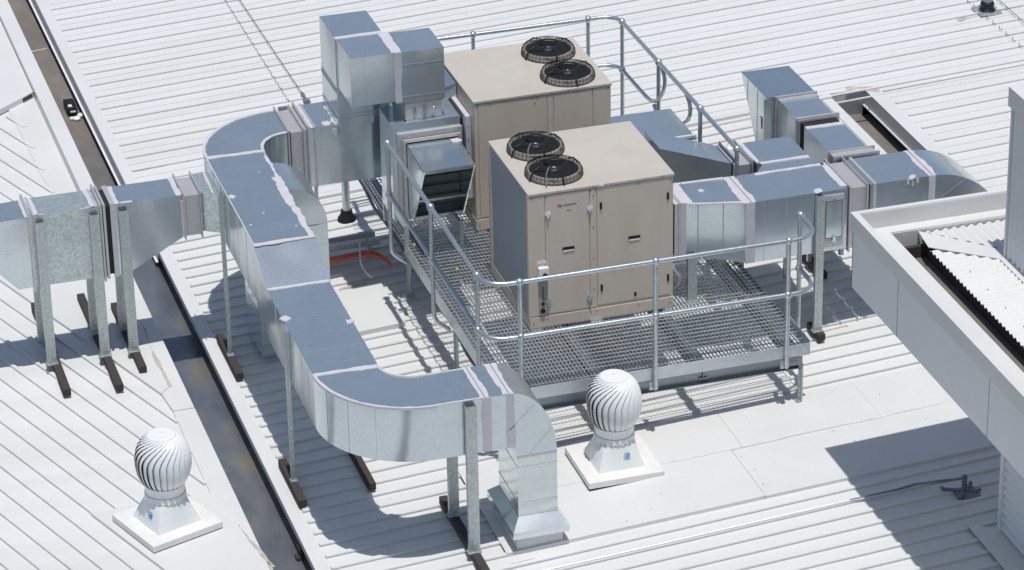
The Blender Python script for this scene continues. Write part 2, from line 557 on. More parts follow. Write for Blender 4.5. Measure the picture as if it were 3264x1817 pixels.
mb.prism([(-3.02, -0.55), (-2.825, -0.55), (-2.825, 0.98), (-3.02, 0.98)], LZ, LZ+0.018)
mb.build('flashing', 'flash', lroof)
mb = MB()
ang = [(-4.05, -0.55), (-4.05+0.347*9, -0.55-0.938*9)]
mb.prism([(-4.05, -0.55), (-2.829, -3.85), (-2.829, -0.555)], LZ, LZ+0.031)
mb.build('flashing', 'flash', lroof)
mb = MB()
# raised barge strip on the far part, with its inner face
mb.prism([(-2.98, 4.6), (-2.826, 4.6), (-2.826, 26), (-2.98, 26)], LZ+0.125, LZ+0.135)
mb.prism([(-2.98, 4.6), (-2.976, 4.6), (-2.976, 26), (-2.98, 26)], LZ, LZ+0.125)
mb.prism([(-2.83, 4.6), (-2.826, 4.6), (-2.826, 26), (-2.83, 26)], LZ, LZ+0.125)
mb.prism([(-3.22, 5.0), (-2.98, 5.0), (-2.98, 8.3), (-3.30, 8.3)], LZ, LZ+0.012)
mb.build('barge_strip', 'flash', lroof)
mb = MB()
mb.prism([(-6, 5.9), (-3.12, 8.30), (-2.985, 8.42), (-2.985, 26), (-6, 26)], LZ+0.060, LZ+0.072)
mb.prism([(-6, 5.9), (-3.12, 8.30), (-3.125, 8.306), (-6.005, 5.906)], LZ+0.012, LZ+0.060)
mb.build('raised_sheet', 'flash', lroof)
mb = MB()
for (a, b, w_) in (((-2.95, 2.75), (-2.965, 2.15), 0.018), ((-2.965, 2.15), (-2.96, 1.42), 0.028), ((-2.98, 1.42), (-3.06, 1.32), 0.015),
                   ((-2.92, -1.15), (-2.80, -1.9), 0.02), ((-2.82, -1.85), (-2.76, -2.7), 0.025)):
    jag(mb, (a[0]-0.0, a[1], LZ+0.0305), (b[0], b[1], LZ+0.0305), w_, (0, 0, 1), amp=0.012, th=0.0035)
mb.build('silt_stain', 'stain', lroof)

# ================================================================== PLATFORM
PX0, PX1, PY0, PY1, PZ = -0.585, 2.205, -1.035, 4.20, -0.03
plat = thing('access_platform', 'galvanised steel grating platform carrying the two beige air conditioners', 'platform', (0.8, 1.5, -0.7))
mb = MB()
k = 0
x = PX0 + 0.01
while x < PX1:
    mb.box(x-0.0013, x+0.0013, PY0+0.006, PY1, PZ-0.020, PZ)
    x += 0.0335
y = PY0 + 0.03
while y < PY1:
    mb.box(PX0, PX1, y-0.0045, y+0.0045, PZ-0.005, PZ+0.0025)
    y += 0.0665
mb.build('grating', 'grate', plat)
def ibeam(a, b, h=0.14, w=0.075):
    m_ = MB(); a = Vector(a); b = Vector(b)
    m_.bar(a, b, w, 0.009); m_.bar(a-Vector((0, 0, h)), b-Vector((0, 0, h)), w, 0.009); m_.bar(a-Vector((0, 0, h/2)), b-Vector((0, 0, h/2)), 0.007, h)
    return m_
zb = PZ - 0.035
for (a, b) in (((-0.47, PY0+0.05, zb), (-0.47, PY1, zb)), ((0.35, PY0+0.05, zb), (0.35, PY1, zb)), ((1.25, PY0+0.05, zb), (1.25, PY1, zb)), ((2.09, PY0+0.05, zb), (2.09, PY1, zb))):
    ibeam(a, b).build('beam', 'beam', plat)
ibeam((-0.56, PY0+0.075, zb-0.012), (2.14, PY0+0.075, zb-0.012), 0.17, 0.09).build('beam', 'beam', plat)
ibeam((-0.56, PY1-0.06, zb-0.012), (2.14, PY1-0.06, zb-0.012), 0.15).build('beam', 'beam', plat)
mb = MB()
mb.box(PX0-0.004, PX1+0.002, PY0-0.004, PY0+0.002, PZ-0.078, PZ+0.035)
mb.box(PX0-0.004, PX1, PY0+0.002, PY0+0.03, PZ-0.078, PZ-0.072)
mb.build('toe_plate', 'toe', plat)
mb = MB(); mb.box(PX0-0.004, PX0+0.002, PY0+0.002, 2.02, PZ-0.07, PZ+0.055); mb.build('toe_plate', 'toe', plat)
mb = MB(); mb.box(PX1-0.004, PX1+0.002, PY0+0.002, -0.52, PZ-0.07, PZ+0.06); mb.build('toe_plate', 'toe', plat)
mb = MB(); mb.box(PX1-0.004, PX1+0.002, -0.515, PY1, PZ-0.04, PZ+0.002); mb.build('edge_bar', 'beam', plat)
for (x, y_) in ((-0.47, 2.33), (-0.47, 0.75), (-0.47, -0.85), (2.14, -1.0), (2.09, 1.2), (2.09, 3.0), (0.9, -0.95)):
    if (x, y_) == (0.9, -0.95): continue
    m_ = MB(); zt = zb - 0.14
    m_.box(x-0.022, x+0.022, y_-0.005, y_+0.005, rz_(x)+0.03, zt)
    m_.box(x-0.005, x+0.005, y_-0.04, y_+0.04, rz_(x)+0.03, zt)
    m_.box(x-0.05, x+0.05, y_-0.05, y_+0.05, rz_(x)+0.026, rz_(x)+0.036)
    m_.build('support_leg', 'post', plat)
m_ = MB(); m_.tube([(-0.59, 4.22, rz_(-0.59)), (-0.59, 4.22, -0.18)], 0.04, 14); lg = m_.build('support_leg', 'pipe', plat, smooth=True)
m_ = MB(); m_.lathe([(0.095, 0), (0.09, 0.03), (0.065, 0.06), (0.055, 0.11)], (-0.59, 4.22, rz_(-0.59)), 16); m_.build('rubber_boot', 'black', lg, smooth=True)
m_ = MB(); m_.box(2.02, 2.14, PY0-0.001, PY0+0.006, zb-0.13, zb-0.05)
for x in (2.045, 2.085): m_.lathe([(0.012, 0), (0.012, 0.01)], (x, PY0-0.01, zb-0.09), 6)
m_.build('bracket', 'beam', plat)

# conduits strapped along the left beam
for i, (dx, z0, ph) in enumerate(((-0.512, -0.15, 0.0), (-0.505, -0.25, 0.8))):
    m_ = MB(); pts = []
    for k in range(60):
        t = k/59; y_ = 4.0 - 5.0*t
        pts.append((dx + 0.008*math.sin(7*t*PI+ph), y_, z0 + 0.022*math.sin(9*t*PI+ph*2)))
    m_.tube(pts, 0.017, 8)
    tag(m_.build('conduit', 'grey', None, smooth=True), ('upper grey flexible conduit snaking along the left beam of the platform', 'lower grey flexible conduit sagging below the left edge of the platform')[i], 'conduit')

# ---- guardrails
def fillet(pts, r=0.2, seg=7):
    pts = [Vector(p) for p in pts]; out = [pts[0]]
    for i in range(1, len(pts)-1):
        p = pts[i]; a = (pts[i-1]-p); b = (pts[i+1]-p)
        ra = min(r, a.length*0.49) if i > 1 else min(r, a.length*0.98)
        rb = min(r, b.length*0.49) if i < len(pts)-2 else min(r, b.length*0.98)
        rr = min(ra, rb); a.normalize(); b.normalize()
        p0 = p + a*rr; p1 = p + b*rr
        for k in range(seg+1):
            t = k/seg
            out.append(p0*(1-t)**2 + p*2*t*(1-t) + p1*t*t)
    out.append(pts[-1]); return out
RT, RM, RR = 1.034, 0.523, 0.0205
def post(parent, x, y, foot, ztop=RT, mids=(RM,), out=(0, 0)):
    m_ = MB()
    fx, fy = x + out[0], y + out[1]
    if out != (0, 0):
        m_.tube(fillet([(x, y, ztop), (x, y, foot+0.07), (fx, fy, foot-0.05)], 0.07), RR, 12)
    else:
        m_.tube([(x, y, ztop), (x, y, foot)], RR, 12)
    o = m_.build('post', 'pipe', parent, smooth=True)
    for z in (ztop,)+tuple(mids):
        m_ = MB(); m_.ball((x, y, z), 0.036, 16, 10); m_.build('ball_joint', 'pipe', o, smooth=True)
    return o
g1 = thing('guardrail', 'two-rail tubular guardrail round the front and left of the platform', 'guardrail', (0.8, -1.07, -0.1))
XL, YF = -0.712, -1.072
for (x, y_) in ((XL, 2.009), (XL, 0.58), (XL, -0.831)): post(g1, x, y_, -0.14, out=(0.14, 0))
for x in (-0.413, 0.781, 1.977):
    o = post(g1, x, YF, -0.17)
    m_ = MB(); m_.box(x-0.05, x+0.03, YF+0.015, YF+0.034, -0.195, -0.125); m_.lathe([(0.012, 0), (0.012, 0.012)], (x-0.036, YF+0.012, -0.16), 6); m_.ball((x, YF, -0.17), 0.022, 12, 8)
    m_.build('foot_bracket', 'pipe', o, smooth=True)
post(g1, 2.255, -0.627, -0.12)
for (nm, z) in (('top_rail', RT), ('mid_rail', RM)):
    m_ = MB(); m_.tube(fillet([(XL, 2.009, z), (XL, YF, z), (2.258, YF, z), (2.255, -0.627, z)], 0.24), RR, 12)
    m_.build(nm, 'pipe', g1, smooth=True)
g2 = thing('guardrail', 'two-rail tubular guardrail round the back and right of the platform, with looped mid-rail ends', 'guardrail', (2.224, 3, -0.1))
XR, YB = 2.224, 4.231
post(g2, 0.752, YB, -0.12); post(g2, 1.93, YB, -0.12); post(g2, -0.45, YB, -0.12)
post(g2, XR, 4.055, -0.14)
post(g2, XR, 2.975, -0.10, mids=()); post(g2, XR, 1.812, -0.12, mids=()); post(g2, XR, 0.847, -0.12, mids=())
m_ = MB(); m_.tube(fillet([(-0.5, YB, RT), (XR, YB, RT), (XR, 0.847, RT)], 0.2), RR, 12); m_.build('top_rail', 'pipe', g2, smooth=True)
m_ = MB(); m_.tube(fillet([(-0.5, YB, RM), (XR, YB, RM), (XR, 3.475, 0.527)], 0.2, 9) + [Vector((XR, a, b)) for a, b in ((3.30, 0.532), (3.19, 0.547), (3.06, 0.595), (2.96, 0.655), (2.86, 0.755), (2.80, 0.855), (2.795, 0.93), (2.83, 0.985), (2.90, 1.02))], RR*0.95, 12); m_.build('mid_rail', 'pipe', g2, smooth=True)
# second D-loop: leaves the top rail and drops to the mid rail level, then runs to the front
m_ = MB(); m_.tube([(XR, a, b) for a, b in ((2.93, 0.523), (2.75, 0.53), (2.55, 0.56), (2.38, 0.62), (2.22, 0.725), (2.13, 0.79), (2.085, 0.86), (2.08, 0.92), (2.11, 0.98), (2.19, 1.02))], RR*0.95, 12); m_.build('mid_rail', 'pipe', g2, smooth=True)
m_ = MB(); m_.tube([(XR, 1.812, RM), (XR, 0.847, RM)], RR*0.95, 12); m_.build('mid_rail', 'pipe', g2, smooth=True)
m_ = MB(); m_.tube(fillet([(XR, 3.10, 0.54), (XR, 2.975, 0.46), (XR, 2.975, 0.30)], 0.05), RR, 10); m_.build('end_elbow', 'pipe', g2, smooth=True)
m_ = MB(); m_.ball((XR, 0.847, RM), 0.033, 14, 8); m_.build('ball_joint', 'pipe', g2, smooth=True)

# ================================================================== AIR CONDITIONERS
UW, UD, UH = 1.325, 1.185, 1.30
def fan_parts(root, cx, cy, front_unit):
    z = UH + 0.004
    lx, ly, lz = root.location
    c = (lx+cx, ly+cy, lz+z)
    m_ = MB(); n = 40
    for (r0, r1, za, zb_) in ((0.236, 0.222, 0.0, 0.034),):
        L = [[(c[0]+r*math.cos(2*PI*k/n), c[1]+r*math.sin(2*PI*k/n), c[2]+zz) for k in range(n)] for r, zz in ((0.252, 0), (0.244, 0.014), (0.230, 0.050), (0.218, 0.052), (0.210, 0.0))]
        m_.loops(L, cap=False)
    ringo = m_.build('fan_cowl', 'beige2', root, smooth=True)
    m_ = MB(); m_.lathe([(0.213, 0.002), (0.215, 0.034), (0.08, 0.028), (0.02, 0.028)], c, 36); m_.build('fan_opening', 'black', root)
    m_ = MB()
    for k in range(5):
        t = 2*PI*k/5
        A = []
        for r in (0.05, 0.205):
            u = Vector((math.cos(t), math.sin(t), 0)); v_ = Vector((-u.y, u.x, 0))
            w_ = 0.04 + (r-0.05)*0.75
            p = Vector(c) + u*r + Vector((0, 0, 0.036))
            A.append([p - v_*w_*0.9 + Vector((0, 0, -0.006)), p + v_*w_*0.9 + Vector((0, 0, 0.006)), p + v_*w_*0.9 + Vector((0, 0, 0.009)), p - v_*w_*0.9 + Vector((0, 0, -0.003))])
        m_.hexa(A[0], A[1])
    m_.lathe([(0.07, 0.01), (0.07, 0.05), (0.055, 0.062)], c, 20)
    m_.build('fan_blades', 'black', root)
    # wire guard: shallow dome of rings on curved spokes standing on feet
    m_ = MB()
    prof = [(0.09, 0.097), (0.12, 0.096), (0.195, 0.092), (0.236, 0.074), (0.252, 0.040), (0.256, 0.006)]
    def pr_(t):
        i = min(int(t*(len(prof)-1)), len(prof)-2); f = t*(len(prof)-1)-i
        return prof[i][0]*(1-f)+prof[i+1][0]*f, prof[i][1]*(1-f)+prof[i+1][1]*f
    for j in range(20):
        r, zz = pr_(j/19)
        m_.loops([[(c[0]+(r+0.0017*math.cos(a))*math.cos(2*PI*k/36), c[1]+(r+0.0017*math.cos(a))*math.sin(2*PI*k/36), c[2]+zz+0.0017*math.sin(a)) for a in (0, 2.1, 4.2)] for k in range(36)], closed=True, cap=False)
    for k in range(40):
        t = 2*PI*k/40
        m_.tube([(c[0]+r*math.cos(t), c[1]+r*math.sin(t), c[2]+zz) for r, zz in prof], 0.0017, 4)
    m_.build('fan_guard', 'wire', root)
    m_ = MB()
    for t in (0.35, 2.0, 3.5, 4.75):
        m_.tube([(c[0]+r*math.cos(t), c[1]+r*math.sin(t), c[2]+zz+0.004) for r, zz in ((0.16, 0.097), (0.215, 0.086), (0.254, 0.04), (0.266, 0.0), (0.272, 0.0))], 0.0065, 6)
    m_.build('guard_bracket', 'black', root)
    m_ = MB()
    m_.bar((c[0]-0.012, c[1]-0.01, c[2]+0.066), (c[0]+0.012, c[1]-0.035, c[2]+0.064), 0.016, 0.005)
    m_.build('motor_label', 'label', root)
    if not front_unit: return
    m_ = MB()
    m_.tube([(c[0]-0.06, c[1]-0.08, c[2]+0.100), (c[0]-0.09, c[1]-0.12, c[2]+0.105), (c[0]-0.13, c[1]-0.20, c[2]+0.09), (c[0]-0.15, c[1]-0.26, c[2]+0.02)], 0.006, 6)
    m_.build('motor_lead', 'grey', root, smooth=True)

def unit(label, loc, front):
    """front: True = near unit with doors and logo; fans at left. False = far unit, fans at right"""
    root = thing('air_conditioner', label, 'air conditioner', loc, None)
    X, Y, Z = loc
    def b(name, mat, *boxes, parent=root, bevel=0.0):
        m_ = MB()
        for q in boxes: m_.box(X+q[0], X+q[1], Y+q[2], Y+q[3], Z+q[4], Z+q[5])
        return m_.build(name, mat, parent, bevel=bevel)
    T = 0.028
    b('base_frame', 'beige', (0.0, UW, 0.0, UD, 0.0, 0.105), bevel=0.004)
    b('casing', 'beige', (0.012, UW-0.004, 0.010, UD-0.006, 0.105, UH-T), bevel=0.003)
    b('lid', 'beige2', (-0.004, UW+0.004, -0.006, UD+0.004, UH-T, UH), bevel=0.006)
    # feet
    for q in ((0.02, 0.10, 0.0, 0.06, -0.03, 0.0), (UW-0.1, UW-0.02, 0.0, 0.06, -0.03, 0.0), (0.55, 0.66, -0.02, 0.04, -0.03, 0.0), (0.02, 0.10, UD-0.06, UD, -0.03, 0.0), (UW-0.1, UW-0.02, UD-0.06, UD, -0.03, 0.0)): b('foot', 'galvb', q)
    # front panels stand 6 mm proud, gaps between them read as dark joints
    def panel(name, x0, x1, z0, z1):
        return b(name, 'beige', (x0, x1, 0.001, 0.010, z0, z1), bevel=0.002)
    if front:
        fl_ = 0.33; fans = (0.86, 0.33)
        panel('corner_panel', 0.004, 0.146, 0.118, 1.262)
        d1 = panel('door', 0.152, 0.550, 0.124, 1.262)
        panel('post_panel', 0.556, 0.616, 0.118, 1.262)
        d2 = panel('door', 0.622, 1.300, 0.135, 1.268)
        def hand(par, x, z, w_=0.11, h=0.042):
            b('handle', 'black', (x-w_/2, x+w_/2, -0.001, 0.004, z-h/2, z+h/2), parent=par)
            b('handle_cover', 'galvb', (x-w_/2+0.004, x+w_/2-0.004, -0.005, 0.0, z-h/2, z-h/2+0.014), parent=par)
        hand(d1, 0.358, 0.725); hand(d2, 0.960, 0.735)
        for (x, z) in ((0.655, 1.09), (1.268, 1.09), (1.272, 0.298), (0.658, 0.298), (0.968, 0.187)):
            b('latch', 'black', (x-0.010, x+0.010, -0.006, 0.002, z-0.032 if z != 0.187 else z-0.018, z+0.032 if z != 0.187 else z+0.018), parent=d2)
        for (x, z) in ((0.172, 1.092), (0.551, 1.091), (0.544, 0.228), (0.165, 0.25)):
            m_ = MB(); m_.box(X+x-0.026, X+x+0.026, Y-0.012, Y+0.002, Z+z-0.014, Z+z+0.020); m_.box(X+x-0.010, X+x+0.010, Y-0.022, Y-0.010, Z+z-0.030, Z+z+0.034)
            m_.build('hinge', 'galvb', d1)
        # isolator switch and its conduit plate
        iso = b('isolator_switch', 'white', (0.075, 0.165, -0.045, 0.0, 0.48, 0.595), bevel=0.006)
        m_ = MB(); cc = (X+0.128, Y-0.046, Z+0.525)
        m_.loops([[(cc[0]+0.022*math.cos(t), cc[1]+dy, cc[2]+0.022*math.sin(t)) for t in [2*PI*k/16 for k in range(16)]] for dy in (0.002, -0.012)])
        m_.build('rotary_knob', 'black', iso)
        ep = b('entry_plate', plain('grey_plate', (0.36, 0.33, 0.30), 0.5), (0.083, 0.158, -0.008, 0.001, 0.145, 0.478))
        b('print_strip', 'ink', (0.112, 0.124, -0.0095, -0.0078, 0.27, 0.40), parent=ep)
        m_ = MB()
        for (x, z, r) in ((0.116, 0.235, 0.014), (0.114, 0.165, 0.022)):
            m_.loops([[(X+x+r*math.cos(t), Y+dy, Z+z+r*math.sin(t)) for t in [2*PI*k/14 for k in range(14)]] for dy in (-0.007, -0.018)])
        m_.build('cable_gland', 'black', ep)
        b('notice', 'label', (0.070, 0.150, -0.0015, 0.001, 0.622, 0.648))
        b('notice', 'label', (0.634, 0.682, -0.0085, -0.0055, UH-0.022, UH-0.004))
        # maker's mark: red and blue roundel with lettering
        m_ = MB(); m_.loops([[(X+0.276+0.011*math.cos(t)*(1 if abs(t-PI) < 1.7 else 0.6), Y+dy, Z+1.150+0.015*math.sin(t)) for t in [2*PI*k/16 for k in range(16)]] for dy in (0.0012, -0.0008)])
        m_.build('logo_roundel', 'red', d1)
        m_ = MB(); m_.loops([[(X+0.294+0.010*math.cos(t), Y+dy, Z+1.146+0.014*math.sin(t)) for t in [2*PI*k/16 for k in range(16)]] for dy in (0.0012, -0.0014)])
        m_.build('logo_roundel', 'blue', d1)
        m_ = MB(); m_.box(X+0.345, X+0.385, Y-0.0005, Y+0.0015, Z+1.092, Z+1.098); m_.build('small_print', 'ink', d1)
        cu = bpy.data.curves.new('lettering', 'FONT'); cu.body = 'temperzone'; cu.size = 0.040; cu.extrude = 0.0006
        to = bpy.data.objects.new('tmp', cu); COL.objects.link(to)
        bpy.context.view_layer.update()
        me = bpy.data.meshes.new_from_object(to)
        bpy.data.objects.remove(to)
        me.materials.clear(); me.materials.append(M['ink'])
        lo = bpy.data.objects.new('lettering', me); COL.objects.link(lo); lo.parent = d1
        wx = max(v_.co.x for v_ in me.vertices)
        sc = 0.115/wx
        for v_ in me.vertices:
            v_.co = Vector((X+0.316 + v_.co.x*sc, Y+0.0002 - v_.co.z, Z+1.138 + v_.co.y*sc*1.5)) - root.location
    else:
        fans = (0.86, 0.27)
        panel('corner_panel', 0.004, 0.040, 0.118, 1.262)
        panel('door', 0.045, 0.700, 0.124, 1.262)
        panel('post_panel', 0.706, 0.762, 0.118, 1.262)
        panel('door', 0.768, 1.140, 0.124, 1.262)
        panel('corner_panel', 1.146, 1.318, 0.118, 1.262)
    cx = 0.337 if front else UW-0.337
    for fy in fans: fan_parts(root, cx, fy, front)
    # condenser coil on the left side
    if front:
        b('coil', 'coil', (-0.001, 0.012, 0.05, 0.50, 0.118, 1.262))
        b('coil', 'coil', (0.003, 0.012, 0.50, 1.12, 0.118, 1.262))['label'] = 'rear half of the condenser coil, slightly recessed'
        b('coil_frame', 'beige', (-0.006, 0.012, 0.0, 0.048, 0.1, 1.272))
        b('coil_frame', 'beige', (-0.006, 0.012, 1.12, UD, 0.1, 1.272))
    else:
        b('side_panel', 'beige', (0.004, 0.012, 0.03, 1.15, 0.118, 1.262))
    # screws
    m_ = MB()
    pts = []
    for x in (0.03, 0.16, 0.56, 0.61, 1.0, 1.29):
        pts += [(x, 0.05 if x in (0.03, 1.29) else 0.08), (x, 1.252)]
    for z in (0.3, 0.6, 0.9, 1.2): pts.append((0.586, z))
    for x, z in pts: m_.box(X+x-0.004, X+x+0.004, Y-0.004, Y+0.011, Z+z-0.009, Z+z+0.005)
    for k in range(8): m_.box(X+0.1+0.16*k, X+0.108+0.16*k, Y-0.008, Y-0.005, Z+UH-0.020, Z+UH-0.010)
    m_.build('screws', 'grey', root)
    return root
unitA = unit('beige rooftop air conditioner in front with two hinged doors, twin fans at its left end', (0.0, 0.0, 0.0), True)
unitB = unit('beige rooftop air conditioner behind the other, twin fans at its right end', (0.122, 2.065, 0.0), False)
m_ = MB(); m_.tube(fillet([(1.33, 0.35, 0.05), (1.45, 0.28, 0.03), (1.47, 0.22, 0.16), (1.37, 0.16, 0.30), (1.335, 0.16, 0.42)], 0.08), 0.013, 8)
m_.build('drain_hose', 'label', unitA, smooth=True)
m_ = MB(); m_.box(1.335, 1.38, 0.30, 0.42, 0.02, 0.22); m_.build('drain_trap', 'black', unitA)

# ================================================================== DUCTWORK
SE = Seals()                                 # sealant smears of the duct being built
def newseal():
    global SE
    SE = Seals()
# ---- long S-shaped supply duct
sx0, sx1 = -2.290, -1.745
sd = thing('supply_duct', 'long galvanised S-shaped duct running down the left side, ending in a drop to the roof', 'duct', (-2.0, 0, -0.75))
def plan_elbow(mb, cx, cy, r0, r1, t0, t1, z0, z1, n=18, seams=5):
    L = []
    for k in range(n+1):
        t = t0 + (t1-t0)*k/n
        c_, s_ = math.cos(t), math.sin(t)
        L.append([(cx+r0*c_, cy+r0*s_, z0), (cx+r1*c_, cy+r1*s_, z0), (cx+r1*c_, cy+r1*s_, z1), (cx+r0*c_, cy+r0*s_, z1)])
    mb.loops(L)
    for j in range(1, seams):
        t = t0 + (t1-t0)*j/seams
        P = []
        for dt in (-0.004, 0.004):
            c_, s_ = math.cos(t+dt), math.sin(t+dt)
            P.append([(cx+(r1-0.003)*c_, cy+(r1-0.003)*s_, z0+0.002), (cx+(r1+0.003)*c_, cy+(r1+0.003)*s_, z0+0.002), (cx+(r1+0.003)*c_, cy+(r1+0.003)*s_, z1-0.002), (cx+(r1-0.003)*c_, cy+(r1-0.003)*s_, z1-0.002)])
        mb.hexa(P[0], P[1])
    return mb
def rim(mb, cx, cy, r, t0, t1, z, w=0.016, h=0.008, n=22):
    if isinstance(mb, Seals): mb.l.append(MB()); mb = mb.l[-1]
    L = []
    for k in range(n+1):
        t = t0+(t1-t0)*k/n; c_, s_ = math.cos(t), math.sin(t)
        j = random.uniform(-0.002, 0.003)
        L.append([(cx+(r-w-j*2)*c_, cy+(r-w-j*2)*s_, z-0.003), (cx+(r+0.006)*c_, cy+(r+0.006)*s_, z-0.012), (cx+(r+0.006)*c_, cy+(r+0.006)*s_, z+h), (cx+(r-w-j*2)*c_, cy+(r-w-j*2)*s_, z+h-0.003)])
    mb.loops(L)
newseal()
# back-left elbow
zt, zbm = 0.91, 0.37
ex, ey = -1.455, 2.52
plan_elbow(MB(), 0, 0, 1, 2, 0, 1, 0, 1)
m_ = plan_elbow(MB(), ex, ey, 0.29, ex-sx0, PI, PI/2, zbm, zt); m_.build('elbow', 'galv', sd, smooth=True)
rim(SE, ex, ey, ex-sx0, PI, PI/2, zt, 0.02); rim(SE, ex, ey, 0.306, PI, PI/2, zt, 0.02)
YEB0, YEB1 = ey+0.29, ey+(ex-sx0)            # 2.81 .. 3.355
# side run, rear half at z .91
m_ = MB(); m_.hexa(ry(2.52, sx0, sx1, zbm, 0.91), ry(0.60, sx0, sx1, zbm, 0.905))
for y_ in (2.2, 1.9, 1.6, 1.25, 0.9): seam(m_, ry(y_, sx0, sx1, zbm, 0.907), 1)
m_.build('duct_section', 'galv', sd)
m_ = MB(); m_.hexa(ry(0.60, sx0, sx1, 0.37, 0.905), ry(0.16, sx0, sx1, 0.20, 0.69))
m_.build('duct_section', 'galv', sd)
m_ = MB(); m_.hexa(ry(0.16, sx0, sx1, 0.20, 0.69), ry(-1.48, sx0, sx1, 0.20, 0.685))
for y_ in (-0.15, -0.45, -0.75, -1.05, -1.3): seam(m_, ry(y_, sx0, sx1, 0.20, 0.687), 1)
m_.build('duct_section', 'galv', sd)
# front-left elbow
fx, fy = -1.475, -1.48
m_ = plan_elbow(MB(), fx, fy, 0.27, fx-sx0, PI, 1.5*PI, 0.20, 0.685); m_.build('elbow', 'galv', sd, smooth=True)
rim(SE, fx, fy, fx-sx0, PI, 1.5*PI, 0.685, 0.022); rim(SE, fx, fy, 0.284, PI, 1.5*PI, 0.685, 0.015)
FY0, FY1 = fy-(fx-sx0), fy-0.27              # -2.295 .. -1.75
m_ = MB(); m_.hexa(rx(fx, FY0, FY1, 0.20, 0.685), rx(-0.89, FY0, FY1, 0.20, 0.69))
for x in (-1.30,): seam(m_, rx(x, FY0, FY1, 0.20, 0.686), 0)
m_.build('duct_section', 'galv', sd)
# down elbow
m_ = MB(); L = []
n = 14
x1o, z1o = -0.49, 0.10
for k in range(n+1):
    t = PI/2*k/n
    xo, zo = -0.89 + 0.40*math.sin(t), 0.10 + 0.59*math.cos(t)
    xi, zi = -0.89 + 0.065*math.sin(t), 0.10 + 0.10*math.cos(t)
    L.append([(xi, FY0, zi), (xi, FY1, zi), (xo, FY1, zo), (xo, FY0, zo)])
m_.loops(L)
for (a, b) in (((-0.885, 0.36), (-0.675, 0.555)), ((-0.72, 0.115), (-0.535, 0.32))):
    m_.bar((a[0], FY0-0.001, a[1]), (b[0], FY0-0.001, b[1]), 0.006, 0.006, up=(0, 1, 0))
m_.build('elbow', 'galv', sd, smooth=True)
m_ = MB(); m_.box(-0.825, -0.49, FY0, FY1, -0.47, 0.10)
for z in (0.0, -0.33): seam(m_, rzz(z, -0.825, -0.49, FY0, FY1), 2)
m_.build('duct_drop', 'galvb', sd)
m_ = MB()
m_.hexa(rzz(-0.455, -0.827, -0.488, FY0-0.002, FY1+0.002), rzz(-0.54, -0.905, -0.425, -2.412, -1.66), cap=False)
m_.hexa(rzz(-0.54, -0.905, -0.425, -2.412, -1.66), rzz(-0.60, -0.905, -0.425, -2.41, -1.66))
m_.build('weather_skirt', 'galvb', sd)
m_ = MB(); m_.box(-0.86, -0.47, -2.36, -1.70, rz_(-0.9), -0.59); m_.build('roof_curb', 'curb', sd)
# seams with sealant
for y_, z in ((2.50, 0.91), (0.60, 0.905), (0.16, 0.69), (-1.48, 0.685)):
    jag(SE, (sx0, y_, z), (sx1, y_, z), 0.050, (0, 0, 1), amp=0.013)
for k, (ya, yb, w_) in enumerate(((2.45, 1.9, 0.03), (1.9, 1.1, 0.07), (1.1, 0.62, 0.05))):
    jag(SE, (sx1-w_/2, ya, 0.908), (sx1-w_/2, yb, 0.905), w_, (0, 0, 1), amp=0.016)
jag(SE, (sx0+0.006, 2.5, 0.909), (sx0+0.006, 0.6, 0.905), 0.010, (0, 0, 1), amp=0.002)
for x, w_ in ((-1.085, 0.085), (-0.885, 0.085)):
    jag(SE, (x, FY0, 0.689), (x, FY1, 0.689), w_, (0, 0, 1), amp=0.016)
    jag(SE, (x+0.01, FY0, 0.20), (x+0.01, FY0, 0.69), w_*0.85, (0, -1, 0), amp=0.006)
jag(SE, (-0.825, FY0, 0.10), (-0.49, FY0, 0.10), 0.03, (0, -1, 0), amp=0.003)
jag(SE, (-1.48, FY0+0.009, 0.688), (-1.12, FY0+0.009, 0.689), 0.020, (0, 0, 1), amp=0.005)
jag(SE, (-1.47, FY1-0.01, 0.687), (-1.1, FY1-0.01, 0.688), 0.018, (0, 0, 1), amp=0.005)
for c_, r in (((-2.25, 1.62, 0.908), 0.035), ((-2.265, -0.42, 0.688), 0.045), ((-1.77, -0.65, 0.688), 0.04), ((-2.06, 1.20, 0.906), 0.010), ((-2.22, 1.0, 0.906), 0.012), ((-1.85, 0.85, 0.906), 0.010), ((-1.90, 2.05, 0.908), 0.009)):
    blob(SE, c_, r)
SE.build('sealant', 'seal', sd)
m_ = MB()
for x in (-1.085, -0.885): m_.box(x-0.002, x+0.002, FY0, FY1, 0.692, 0.697)
m_.build('joint_line', 'ink', sd)
for y_ in (0.45, 0.27):
    pass
# damper at the start of the run
m_ = MB(); m_.box(-1.42, -1.31, YEB0+0.012, YEB1-0.012, zbm+0.01, 0.90)
for x in (-1.447, -1.305): m_.loops([grow(rx(x-0.006, YEB0, YEB1, zbm, 0.91), 0, 0.03), grow(rx(x+0.006, YEB0, YEB1, zbm, 0.91), 0, 0.03)])
m_.build('damper', 'zinc', sd)
